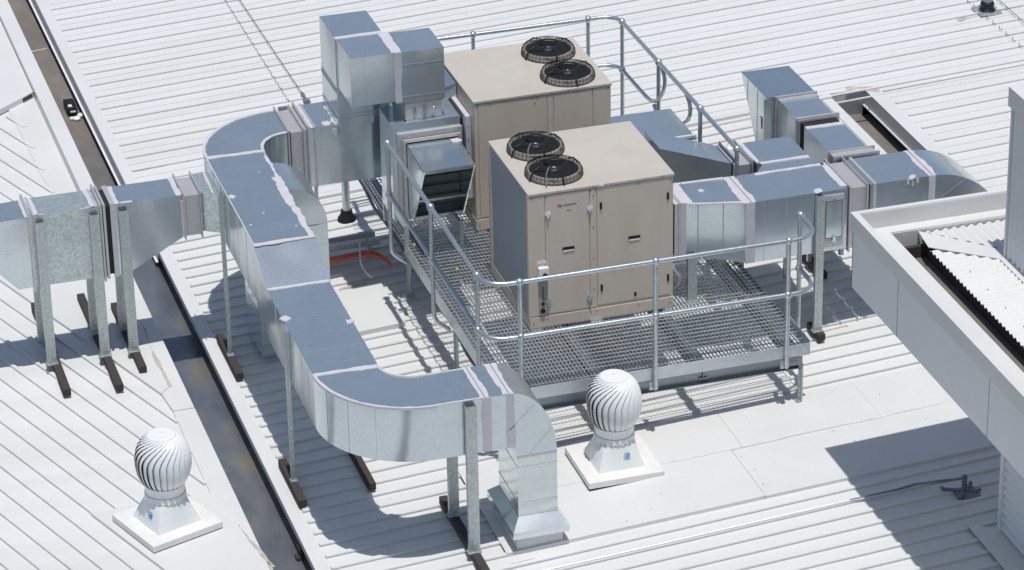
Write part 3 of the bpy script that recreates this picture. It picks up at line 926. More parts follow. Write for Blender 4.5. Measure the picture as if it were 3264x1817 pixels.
# branch elbow that turns down on the right side of the run
m_ = MB(); L = []
BY0, BY1 = 1.66, 2.26
for k in range(13):
    t = PI/2*k/12
    xo, zo = sx1 - 0.002 + 0.365*math.sin(t), 0.50 + 0.385*math.cos(t)
    L.append([(sx1-0.002, BY0, zo - 0.385*math.cos(t) - 0.02 if k else 0.48), (sx1-0.002, BY1, 0.48), (xo, BY1, zo), (xo, BY0, zo)])
m_.loops(L)
be = m_.build('branch_elbow', 'galv', sd, smooth=True)
m_ = MB(); m_.box(sx1-0.30, sx1+0.363, BY0, BY1, -0.77, 0.50)
for z in (0.30, 0.05, -0.35): seam(m_, rzz(z, sx1-0.30, sx1+0.363, BY0, BY1), 2)
m_.build('branch_drop', 'galv', sd)

# ---- left branch duct over the gutter
bd = thing('branch_duct', 'mottled galvanised duct entering from the left edge over the gutter, on three pairs of legs', 'duct', (-3.4, 2.3, -0.8))
newseal()
LY0, LY1, LT, LB = 2.14, 2.53, 0.75, 0.055
m_ = MB(); m_.loops([rx(-4.9, LY0, LY1, 0.35, 0.72), rx(-4.30, LY0, LY1, 0.24, 0.735), rx(-4.13, LY0, LY1, 0.05, 0.74), rx(-3.99, LY0, LY1, LB, 0.745)])
for x in (-4.20, -4.06): seam(m_, rx(x, LY0, LY1, 0.08 if x > -4.1 else 0.16, 0.739), 0)
m_.build('duct_section', 'galv', bd)
m_ = MB(); m_.box(-3.985, -3.345, LY0, LY1, LB, LT)
m_.build('duct_section', 'galvd', bd)
m_ = MB(); ring(m_, rx(-3.985, LY0, LY1, LB, LT), 0, 0.02, 0.035); ring(m_, rx(-3.945, LY0, LY1, LB, LT), 0, 0.014, 0.012); m_.build('flange', 'zinc', bd)
m_ = MB(); ring(m_, rx(-3.345, LY0, LY1, LB, LT), 0, 0.018, 0.035); ring(m_, rx(-3.385, LY0, LY1, LB, LT), 0, 0.010, 0.010); m_.build('flange', 'zinc', bd)
m_ = MB(); m_.box(-3.33, -3.215, LY0+0.012, LY1-0.012, LB+0.012, LT-0.012); m_.build('flexible_joint', 'flex', bd)
m_ = MB(); ring(m_, rx(-3.313, LY0, LY1, LB, LT), 0, 0.022, 0.020); ring(m_, rx(-3.235, LY0, LY1, LB, LT), 0, 0.045, 0.014); m_.build('flange', 'zinc', bd)
m_ = MB(); m_.loops([rx(-3.215, LY0, LY1, LB, LT), rx(-3.13, LY0, LY1, LB, LT), rx(-2.60, LY0-0.005, LY1, 0.345, LT)])
for x in (-3.15, -3.06, -2.85): seam(m_, rx(x, LY0-0.002, LY1, LB+max(0, (x+3.13))*0.547, LT), 0)
m_.build('duct_section', 'galv', bd)
m_ = MB(); m_.box(-2.585, -2.445, LY0-0.01, LY1+0.0, 0.345, LT-0.012)
for x in (-2.592, -2.438): m_.loops([grow(rx(x-0.005, LY0-0.005, LY1, 0.345, LT), 0, 0.032), grow(rx(x+0.005, LY0-0.005, LY1, 0.345, LT), 0, 0.032)])
dm = m_.build('damper', 'zinc', bd)
m_ = MB()
for k in range(8):
    for x in (-2.565, -2.465): m_.box(x-0.003, x+0.003, LY0-0.013, LY0-0.009, 0.38+0.045*k, 0.387+0.045*k)
m_.build('rivets', 'ink', dm)
m_ = MB(); m_.hexa(rx(-2.43, LY0-0.005, LY1, 0.37, LT), [(sx0+0.002, LY0-0.10, 0.37), (sx0+0.002, LY1, 0.37), (sx0+0.002, LY1, LT+0.01), (sx0+0.002, LY0-0.10, LT+0.01)]); m_.build('taper', 'galvd', bd)
for x, w_ in ((-4.0, 0.03), (-3.93, 0.055), (-3.40, 0.07), (-3.20, 0.07), (-2.625, 0.035)):
    jag(SE, (x, LY0, LT if x > -3.99 else 0.746), (x, LY1, LT if x > -3.99 else 0.746), w_, (0, 0, 1), amp=0.013)
jag(SE, (-3.93, LY0, LB+0.02), (-3.93, LY0, LT), 0.020, (0, -1, 0), amp=0.003)
jag(SE, (-3.52, LY0+0.008, LT), (-3.37, LY0+0.008, LT), 0.014, (0, 0, 1), amp=0.004)
jag(SE, (-3.17, LY0+0.012, LT), (-3.05, LY0+0.012, LT), 0.028, (0, 0, 1), amp=0.008)
jag(SE, (-3.95, LY0+0.008, LT), (-3.84, LY0+0.008, LT), 0.014, (0, 0, 1), amp=0.004)
jag(SE, (-2.33, LY0-0.07, LT+0.008), (-2.31, LY1, LT+0.008), 0.022, (0, 0, 1), amp=0.006)
jag(SE, (-2.60, LY0-0.006, 0.345), (-2.60, LY0-0.006, 0.70), 0.03, (0, -1, 0), amp=0.003)
SE.build('sealant', 'seal', bd)

# ---- rear duct with the tall riser
rd = thing('riser_duct', 'galvanised duct behind the platform with a tall square riser folding over to the right', 'duct', (-0.7, 3.0, -0.03))
newseal()
RY0, RY1 = 2.835, 3.40
m_ = MB(); m_.box(-1.245, 0.12, RY0, RY1, 0.32, 0.91)
for x in (-1.13, -0.77, -0.45): seam(m_, rx(x, RY0, RY1, 0.32, 0.91), 0)
m_.build('duct_section', 'galv', rd)
m_ = MB(); ring(m_, rx(-1.255, RY0, RY1, 0.32, 0.91), 0, 0.018, 0.028); ring(m_, rx(-1.19, RY0, RY1, 0.32, 0.91), 0, 0.02, 0.010); m_.build('flange', 'zinc', rd)
m_ = MB(); m_.box(-1.315, -1.26, RY0+0.004, RY1-0.004, 0.34, 0.90); m_.build('joint', 'zinc', rd)
TX0, TX1, TX2 = -0.975, -0.525, -0.085
TT = 1.79
m_ = MB(); m_.box(TX0, TX1-0.0, 2.79, 3.36, 0.905, TT)
m_.build('riser', 'galv', rd)
m_ = MB()
for z in (1.30, 1.24, 1.02, 0.99): seam(m_, rzz(z, TX0, TX1, 2.79, 3.36), 2)
m_.build('riser_seam', 'zinc', rd)
m_ = MB(); m_.box(TX0+0.012, TX1-0.01, 2.27, 2.79, 1.315, TT)
for x in (-0.83, -0.60): seam(m_, rx(x, 2.27, 2.79, 1.315, TT), 0)
m_.build('duct_box', 'galv', rd)
m_ = MB(); m_.box(TX1-0.01, TX2, 2.27, 2.76, 1.285, TT-0.003)
for z in (1.66, 1.345): seam(m_, rzz(z, TX1-0.01, TX2, 2.27, 2.76), 2)
m_.build('duct_box', 'galv', rd)
m_ = MB(); m_.box(TX0+0.03, TX1+0.05, 2.80, 2.83, 1.0, 1.315); m_.build('gusset', 'galv', rd)
jag(SE, (TX0, 2.79, TT), (TX1, 2.79, TT), 0.06, (0, 0, 1), amp=0.006)
jag(SE, (TX1+0.0, 2.27, TT), (TX1+0.0, 2.76, TT), 0.085, (0, 0, 1), amp=0.01)
jag(SE, (TX1+0.005, 2.27, 1.30), (TX1+0.005, 2.27, TT), 0.06, (0, -1, 0), amp=0.008)
jag(SE, (TX0-0.0, 2.80, 1.27), (TX0-0.0, 3.35, 1.27), 0.03, (-1, 0, 0), amp=0.003)
jag(SE, (TX0-0.005, 2.835, 0.91), (TX0+0.02, 3.3, 0.91), 0.05, (0, 0, 1), amp=0.02)
blob(SE, (-0.99, RY0, 0.84), 0.05, (0, -1, 0)); blob(SE, (-1.06, 2.90, 0.91), 0.05)
jag(SE, (-1.21, RY0, 0.911), (-1.21, RY1, 0.911), 0.035, (0, 0, 1), amp=0.008)
SE.build('sealant', 'seal', rd)
m_ = MB(); m_.box(-0.462, -0.118, 2.285, 2.74, 1.10, 1.285)
dmp = m_.build('damper', 'zinc', rd)
m_ = MB(); m_.box(-0.475, -0.105, 2.275, 2.285, 1.10, 1.118); m_.box(-0.475, -0.105, 2.275, 2.285, 1.27, 1.288); m_.box(-0.475, -0.462, 2.275, 2.75, 1.10, 1.118); m_.box(-0.475, -0.462, 2.275, 2.75, 1.27, 1.288)
m_.box(-0.30, -0.27, 2.262, 2.285, 1.13, 1.25); m_.tube([(-0.30, 2.255, 1.15), (-0.24, 2.255, 1.23), (-0.18, 2.255, 1.21)], 0.008, 6); m_.ball((-0.20, 2.255, 1.21), 0.016); m_.box(-0.39, -0.36, 2.27, 2.285, 1.16, 1.23)
m_.build('damper_linkage', 'galvb', dmp)
m_ = MB(); m_.loops([rx(-0.06, 2.72, 3.42, 0.90, 1.16), rx(0.118, 2.62, 3.5, 0.90, 1.26)]); m_.build('adaptor', 'galvb', rd)
for y_ in (2.90, 3.30):
    m_ = MB(); m_.box(-1.20, -1.17, y_, y_+0.03, -0.76, 0.32); m_.build('leg', 'post', rd)

# ---- mixing box with intake hood
mx = thing('mixing_box', 'galvanised mixing box on thin legs beside the rear air conditioner, with a downward intake hood', 'duct', (-0.3, 2.4, -0.03))
newseal()
m_ = MB(); m_.box(-0.61, 0.045, 2.25, 2.68, 0.125, 1.10); m_.build('box', 'galv', mx, bevel=0.006)
m_ = MB(); m_.box(0.045, 0.075, 2.28, 2.65, 0.30, 1.06); m_.build('flexible_joint', 'flex', mx)
m_ = MB(); m_.box(0.075, 0.124, 2.17, 2.80, 0.29, 1.115); m_.build('flange', 'seal', mx)
m_ = MB()
for k in range(6): m_.box(0.09, 0.10, 2.165, 2.171, 0.36+0.13*k, 0.37+0.13*k)
m_.build('rivets', 'ink', mx)
HX0, HX1, HZ = -0.495, 0.0, 0.955
m_ = MB()
ring(m_, ry(2.235, HX0-0.02, HX1+0.01, 0.20, HZ+0.005), 1, 0.03, 0.045)
ring(m_, ry(2.17, HX0-0.01, HX1+0.004, 0.20, HZ-0.01), 1, 0.025, 0.022)
ring(m_, ry(2.20, HX0, HX1, 0.20, HZ-0.02), 1, 0.05, 0.008)
m_.build('hood_frame', 'zinc', mx)
# hood: open mouth slanting down and back
m_ = MB(); t_ = 0.006
yb_, yt_ = 2.16, 1.62
zt0, zt1 = 0.925, 0.885
zbot = 0.225; yfb = 2.03
# top
m_.quadbox([(HX0, yt_, zt1-t_), (HX1, yt_, zt1-t_), (HX1, yb_, zt0-t_), (HX0, yb_, zt0-t_), (HX0, yt_, zt1), (HX1, yt_, zt1), (HX1, yb_, zt0), (HX0, yb_, zt0)])
for x in (HX0, HX1-t_):
    m_.loops([[(x, yt_, zt1), (x, yb_, zt0), (x, yb_, zbot), (x, yfb, zbot)], [(x+t_, yt_, zt1), (x+t_, yb_, zt0), (x+t_, yb_, zbot), (x+t_, yfb, zbot)]])
m_.quadbox([(HX0, yfb, zbot), (HX1, yfb, zbot), (HX1, yb_, zbot), (HX0, yb_, zbot), (HX0, yfb, zbot+t_), (HX1, yfb, zbot+t_), (HX1, yb_, zbot+t_), (HX0, yb_, zbot+t_)])
m_.build('intake_hood', 'galvb', mx)
m_ = MB()
dv = Vector((0, yfb-yt_, zbot-zt1)).normalized(); nv = dv.cross(Vector((1, 0, 0)))
for x in (HX0+0.012, HX1-0.012): m_.bar((x, yt_, zt1-0.01), (x, yfb, zbot), 0.026, 0.012, up=(1, 0, 0))
m_.bar((HX0, yt_+0.005, zt1-0.02), (HX1, yt_+0.005, zt1-0.02), 0.012, 0.028)
m_.bar((HX0, yfb-0.005, zbot+0.012), (HX1, yfb-0.005, zbot+0.012), 0.012, 0.028)
q = 0.62; m_.bar((HX0, yt_+(yfb-yt_)*q, zt1+(zbot-zt1)*q), (HX1, yt_+(yfb-yt_)*q, zt1+(zbot-zt1)*q), 0.014, 0.022)
m_.build('mouth_frame', 'galvb', mx)
m_ = MB(); m_.box(HX0+0.01, HX1-0.01, 2.12, 2.155, 0.23, 0.9); 
for k in range(6): m_.box(HX0+0.01, HX1-0.01, 2.09, 2.12, 0.30+0.1*k, 0.306+0.1*k)
m_.build('filter_screen', plain('grey_filter', (0.16, 0.18, 0.185), 0.7), mx)
for (x, y_) in ((-0.59, 1.90), (-0.085, 1.85), (-0.60, 2.62), (0.02, 2.62)):
    m_ = MB(); m_.box(x-0.018, x+0.018, y_-0.018, y_+0.018, PZ, 0.24 if y_ < 2.2 else 0.13)
    if y_ < 2.2: m_.bar((x, y_, 0.2), (x, 2.26, 0.2), 0.03, 0.03)
    m_.build('leg', 'post', mx)
blob(SE, (-0.04, 2.10, 0.922), 0.05)
SE.build('sealant', 'seal', mx)

# ---- main duct on the right
md_ = thing('return_duct', 'large galvanised duct running right from the front air conditioner, with an access hatch', 'duct', (2.6, 0.3, -0.45))
newseal()
MY0, MY1, MT, MBt = 0.05, 0.62, 0.88, 0.29
m_ = MB(); m_.box(1.327, 1.39, 0.17, 0.60, 0.44, 0.90); m_.build('flexible_joint', 'flex', md_)
m_ = MB(); m_.box(1.39, 1.50, 0.165, 0.62, 0.415, 0.915)
m_.build('collar', 'seal', md_)
m_ = MB(); m_.box(1.425, 1.45, 0.155, 0.63, 0.40, 0.925); m_.build('flange', 'zinc', md_)
m_ = MB(); m_.loops([rx(1.50, 0.165, 0.62, 0.40, 0.90), rx(2.055, MY0, MY1, MBt, MT)])
for x in (1.60, 1.82): 
    f = (x-1.5)/0.555
    seam(m_, rx(x, 0.165+(MY0-0.165)*f, 0.62, 0.40+(MBt-0.40)*f, 0.90-0.02*f), 0)
m_.build('flared_section', 'galv', md_)
m_ = MB(); m_.box(2.055, 2.975, MY0, MY1, MBt, MT)
for x in (2.19, 2.40): seam(m_, rx(x, MY0, MY1, MBt, MT), 0)
m_.build('duct_section', 'galv', md_)
m_ = MB(); m_.box(2.745, 2.94, MY0-0.010, MY0, 0.33, 0.84); ht = m_.build('access_hatch', 'zinc', md_)
m_ = MB(); m_.box(2.765, 2.92, MY0-0.018, MY0-0.009, 0.425, 0.785); m_.build('hatch_door', 'galv', ht)
m_ = MB()
for (x0_, x1_, z0_, z1_) in ((2.762, 2.923, 0.782, 0.788), (2.762, 2.923, 0.422, 0.428), (2.762, 2.767, 0.422, 0.788), (2.918, 2.923, 0.422, 0.788)):
    m_.box(x0_, x1_, MY0-0.0195, MY0-0.017, z0_, z1_)
m_.build('door_gap', 'ink', ht)
m_ = MB()
for z in (0.785, 0.41): m_.box(2.83, 2.855, MY0-0.035, MY0-0.012, z-0.02, z+0.03); m_.bar((2.82, MY0-0.03, z-0.01), (2.865, MY0-0.03, z-0.02), 0.008, 0.008)
m_.build('catch', 'galvb', ht)
m_ = MB(); m_.box(3.005, 3.18, MY0+0.01, MY1-0.01, MBt+0.01, MT-0.012)
for x in (2.99, 3.155): m_.loops([grow(rx(x-0.006, MY0, MY1, MBt, MT), 0, 0.028), grow(rx(x+0.006, MY0, MY1, MBt, MT), 0, 0.028)])
m_.loops([grow(rx(3.215, MY0, MY1, MBt, MT), 0, 0.012), grow(rx(3.245, MY0, MY1, MBt, MT), 0, 0.012)])
m_.build('damper', 'zinc', md_)
m_ = MB(); m_.box(3.19, 3.80, MY0, MY1, MBt, MT); seam(m_, rx(3.68, MY0, MY1, MBt, MT), 0); m_.build('duct_section', 'galv', md_)
m_ = MB(); L = []
for k in range(13):
    t = PI/2*k/12
    xo, zo = 3.80+0.74*math.sin(t), 0.10+0.78*math.cos(t)
    xi, zi = 3.80+0.12*math.sin(t), 0.10+0.19*math.cos(t)
    L.append([(xi, MY0, zi), (xi, MY1, zi), (xo, MY1, zo), (xo, MY0, zo)])
m_.loops(L); m_.bar((3.80, MY0-0.001, 0.60), (4.12, MY0-0.001, 0.80), 0.006, 0.006, up=(0, 1, 0)); m_.build('elbow', 'galv', md_, smooth=True)
m_ = MB(); m_.box(3.92, 4.54, MY0, MY1, -0.50, 0.10); m_.build('duct_drop', 'galv', md_)
for x, w_ in ((2.055, 0.12), (3.785, 0.09)):
    jag(SE, (x, MY0, MT), (x, MY1, MT), w_, (0, 0, 1), amp=0.018)
    jag(SE, (x, MY0, MBt), (x, MY0, MT), w_*0.75, (0, -1, 0), amp=0.006)
jag(SE, (1.515, 0.17, 0.90), (1.515, 0.61, 0.90), 0.10, (0, 0, 1), amp=0.004)
jag(SE, (1.50, 0.60, 0.898), (2.0, 0.605, 0.885), 0.04, (0, 0, 1), amp=0.006)
jag(SE, (1.52, 0.17, 0.899), (2.0, 0.07, 0.882), 0.03, (0, 0, 1), amp=0.006)
jag(SE, (2.30, 0.60, MT), (2.96, 0.60, MT), 0.05, (0, 0, 1), amp=0.012)
jag(SE, (2.955, 0.10, MT), (2.955, 0.62, MT), 0.05, (0, 0, 1), amp=0.012)
blob(SE, (2.70, 0.075, MT), 0.035, sx=1.6); blob(SE, (1.72, 0.40, 0.893), 0.03); blob(SE, (3.60, 0.08, MT), 0.03, sx=2)
for q in range(3): jag(SE, (3.55+0.045*q, MY0, MT-0.05-0.02*(q % 2)), (3.55+0.045*q, MY0, MT), 0.022, (0, -1, 0), amp=0.006)
SE.build('sealant', 'seal', md_)
m_ = MB(); m_.box(2.062, 2.066, MY0, MY1, MT+0.004, MT+0.008); m_.box(3.783, 3.787, MY0, MY1, MT+0.004, MT+0.008); m_.build('joint_line', 'ink', md_)

# ---- cross duct from rear unit to main duct
xd = thing('cross_duct', 'galvanised tapering duct and box between the two air conditioner runs at the right', 'duct', (2.0, 1.3, -0.45))
newseal()
m_ = MB(); m_.box(1.45, 2.115, 1.70, 2.33, 0.25, 0.835); m_.build('duct_box', 'galv', xd)
m_ = MB(); ring(m_, ry(1.685, 1.72, 2.12, 0.27, 0.82), 1, 0.03, 0.018); ring(m_, ry(1.60, 1.72, 2.08, 0.27, 0.80), 1, 0.03, 0.02); m_.build('flange', 'seal', xd)
m_ = MB(); m_.box(1.72, 2.09, 1.46, 1.70, 0.27, 0.79); m_.build('neck', 'galvb', xd)
m_ = MB(); m_.loops([[(1.645, 1.29, 0.24), (1.645, 1.71, 0.24), (1.645, 1.71, 0.935), (1.645, 1.29, 0.935)],
                     [(2.10, 0.955, 0.30), (2.10, 1.39, 0.30), (2.10, 1.39, 0.885), (2.10, 0.955, 0.885)],
                     [(2.185, 0.88, 0.30), (2.185, 1.30, 0.30), (2.185, 1.30, 0.88), (2.185, 0.88, 0.88)]])
m_.build('taper', 'galv', xd)
m_ = MB(); ring(m_, rx(2.20, 0.85, 1.28, 0.30, 0.88), 0, 0.02, 0.012); m_.build('flange', 'zinc', xd)
m_ = MB(); m_.box(2.24, 2.36, 0.86, 1.26, 0.31, 0.86)
for x in (2.225, 2.37): m_.loops([grow(rx(x-0.005, 0.85, 1.28, 0.30, 0.88), 0, 0.03), grow(rx(x+0.005, 0.85, 1.28, 0.30, 0.88), 0, 0.03)])
dq = m_.build('damper', 'zinc', xd)
m_ = MB(); m_.box(2.27, 2.32, 1.18, 1.24, 0.86, 0.875); m_.tube([(2.27, 1.25, 0.87), (2.30, 1.25, 0.93)], 0.008, 6); m_.build('damper_quadrant', 'label', dq)
m_ = MB(); m_.box(2.40, 2.90, 0.80, 1.275, 0.30, 0.88); m_.build('duct_box', 'galv', xd)
m_ = MB(); m_.quadbox([(2.33, 0.622, 0.30), (2.92, 0.622, 0.30), (2.90, 0.80, 0.30), (2.46, 0.80, 0.30), (2.33, 0.622, 0.878), (2.92, 0.622, 0.878), (2.90, 0.80, 0.878), (2.46, 0.80, 0.878)]); m_.build('throat', 'galv', xd)
jag(SE, (2.43, 0.80, 0.88), (2.90, 0.80, 0.88), 0.045, (0, 0, 1), amp=0.006)
jag(SE, (2.415, 0.83, 0.88), (2.415, 1.27, 0.88), 0.035, (0, 0, 1), amp=0.006)
SE.build('sealant', 'seal', xd)
for (x, y_, z) in ((1.75, 1.75, PZ), (2.08, 1.75, PZ), (2.42, 1.22, rz_(2.4)), (2.85, 1.22, rz_(2.85))):
    m_ = MB(); m_.box(x, x+0.03, y_, y_+0.03, z, 0.30); m_.build('leg', 'post', xd)

# ---- right intake duct with wedge hood
idt = thing('intake_duct', 'galvanised intake duct at far right with a wedge-shaped hood and a black flexible joint', 'duct', (3.3, 1.5, -0.5))
newseal()
IX0, IX1 = 3.105, 3.475
m_ = MB()
L0 = [(3.0, 2.13), (3.0, 2.80)]
m_.loops([[(3.0, 2.13, 0.895), (3.0, 2.80, 0.89), (3.0, 2.28, 0.18), (3.0, 2.13, 0.18)], [(3.485, 2.13, 0.895), (3.485, 2.80, 0.89), (3.485, 2.28, 0.18), (3.485, 2.13, 0.18)]])
hd = m_.build('wedge_hood', 'galvb', idt)
m_ = MB()
for y_ in (2.62, 2.36): m_.box(2.997, 3.0, y_, y_+0.006, 0.18+(y_-2.28)/0.52*0.71+0.02 if y_ > 2.3 else 0.3, 0.88)
m_.build('panel_seam', 'zinc', hd)
m_ = MB(); m_.box(2.975, 3.0, 2.20, 2.25, 0.55, 0.66); m_.box(2.985, 3.0, 2.15, 2.18, 0.25, 0.86); m_.build('hood_catch', 'galvb', hd)
m_ = MB(); ring(m_, ry(2.11, IX0, IX1, 0.33, 0.88), 1, 0.02, 0.025); ring(m_, ry(2.05, IX0, IX1, 0.33, 0.88), 1, 0.05, 0.012); m_.build('flange', 'zinc', idt)
m_ = MB(); m_.box(IX0, IX1, 1.58, 2.13, 0.33, 0.88); m_.build('duct_section', 'galv', idt)
m_ = MB(); ring(m_, ry(1.57, IX0, IX1, 0.33, 0.88), 1, 0.03, 0.028); ring(m_, ry(1.54, IX0, IX1, 0.33, 0.88), 1, 0.012, 0.018); m_.build('flange', 'zinc', idt)
m_ = MB(); m_.box(IX0+0.01, IX1-0.01, 1.42, 1.56, 0.34, 0.87); m_.build('flexible_joint', 'flex', idt)
m_ = MB(); m_.box(IX0, IX1, 0.74, 1.43, 0.33, 0.88); m_.build('duct_section', 'galv', idt)
m_ = MB(); m_.box(IX0-0.01, IX1+0.03, 0.66, 0.78, 0.31, 0.89); ring(m_, ry(0.77, IX0, IX1+0.02, 0.33, 0.88), 1, 0.014, 0.03); ring(m_, ry(0.66, IX0, IX1+0.03, 0.33, 0.88), 1, 0.012, 0.026); m_.build('damper', 'zinc', idt)
jag(SE, (IX0, 1.39, 0.88), (IX1, 1.39, 0.88), 0.06, (0, 0, 1), amp=0.008)
jag(SE, (IX0, 2.06, 0.885), (IX1, 2.06, 0.885), 0.05, (0, 0, 1), amp=0.006)
blob(SE, (3.11, 1.76, 0.60), 0.02, (-1, 0, 0))
SE.build('sealant', 'seal', idt)
for (x, y_) in ((3.13, 1.30), (3.45, 1.30), (3.13, 2.05), (3.45, 2.05)):
    m_ = MB(); m_.box(x-0.02, x+0.02, y_-0.02, y_+0.02, rz_(x)+0.10, 0.34); m_.build('leg', 'post', idt)

# ================================================================== DUCT LEGS AND SLEEPERS
def channel(name, label, x, y, z0, z1, w_=0.085, dp=0.045, group=None):
    m_ = MB(); t = 0.006
    m_.box(x-w_/2, x+w_/2, y-dp/2, y-dp/2+t, z0, z1)
    m_.box(x-w_/2, x-w_/2+t, y-dp/2+t, y+dp/2, z0, z1); m_.box(x+w_/2-t, x+w_/2, y-dp/2+t, y+dp/2, z0, z1)
    m_.box(x-w_*0.12, x-w_*0.04, y-dp/2-0.003, y-dp/2, z0, z1)
    m_.box(x-w_/2-0.012, x+w_/2+0.012, y-dp/2-0.02, y+dp/2+0.01, z0-0.004, z0+0.004)
    o = m_.build(name, 'post', None)
    return tag(o, label, 'duct leg', group)
G1 = 'channel legs under the ductwork'
lz = LZ + 0.095
pl = [(-3.90, 'leftmost front'), (-3.41, 'middle front'), (-3.145, 'rightmost front')]
for i, (x, nm) in enumerate(pl):
    channel('duct_leg', ('front channel leg of the leftmost pair under the mottled left duct', 'front channel leg of the middle pair under the mottled left duct', 'front channel leg nearest the gutter under the mottled left duct')[i], x, 2.105, lz, 0.70, 0.088, group=G1)
    channel('duct_leg', ('rear channel leg of the leftmost pair, behind the mottled left duct', 'rear channel leg of the middle pair, behind the mottled left duct', 'rear channel leg nearest the gutter, behind the mottled left duct')[i], x, 2.57, lz, 0.70, 0.088, group=G1)
channel('duct_leg', 'wide channel leg in front of the lower bend of the S-shaped duct', -1.217, -2.33, rz_(-1.2)+0.095, 0.66, 0.092, group=G1)
channel('duct_leg', 'wide channel leg behind the lower bend, seen below the S-shaped duct', -1.21, -1.71, rz_(-1.2)+0.095, 0.60, 0.085, group=G1)
channel('duct_leg', 'slim channel leg against the upper left side of the S-shaped duct', -2.315, 1.80, rz_(-2.3)+0.095, 0.84, 0.036, 0.03, group=G1)
channel('duct_leg', 'slim channel leg against the middle left side of the S-shaped duct', -2.315, -0.62, rz_(-2.3)+0.095, 0.68, 0.036, 0.03, group=G1)
channel('duct_leg', 'tall channel leg beside the access hatch at the right corner of the platform', 2.70, 0.015, rz_(2.7)+0.095, 0.87, 0.075, group=G1)
channel('duct_leg', 'wide channel leg standing on the grating under the flared duct', 1.535, 0.115, PZ+0.004, 0.42, 0.085, group=G1)
G2 = 'timber sleepers under the duct legs'
def sleeper(label, x, y0, y1, z, w_=0.07, h=0.065, skew=0.0):
    m_ = MB(); m_.quadbox([(x-w_/2, y0, z), (x+w_/2, y0, z), (x+w_/2+skew, y1, z), (x-w_/2+skew, y1, z), (x-w_/2, y0, z+h), (x+w_/2, y0, z+h), (x+w_/2+skew, y1, z+h), (x-w_/2+skew, y1, z+h)])
    tag(m_.build('timber_sleeper', 'timber', None, bevel=0.004), label, 'sleeper', G2)
zl = LZ + 0.029
sleeper('dark timber sleeper farthest left on the left roof', -3.86, 1.56, 3.38, zl, skew=0.02)
sleeper('dark timber sleeper in the middle of three on the left roof', -3.395, 1.50, 3.42, zl)
sleeper('dark timber sleeper nearest the gutter of three on the left roof', -3.13, 1.76, 3.12, zl+0.004)
for (x, y0, y1, lab) in ((-2.315, 1.42, 2.25, 'short timber sleeper beside the gutter under the upper slim leg'), (-2.32, -0.98, -0.22, 'short timber sleeper beside the gutter under the lower slim leg'),
                         (-1.71, -0.95, -0.15, 'timber sleeper half hidden beneath the lower bend of the S-shaped duct'), (-1.21, -2.78, -1.38, 'long timber sleeper joining the two wide legs at the bottom'),
                         (2.71, -0.08, 0.20, 'weathered timber sleeper at the right corner of the platform'), (3.17, 1.02, 1.85, 'dark timber sleeper in shade under the wedge hood duct'),
                         (3.72, 1.2, 2.1, 'dark timber sleeper close to the parapet under the far right duct')):
    sleeper(lab, x, y0, y1, rz_(x)+0.029)

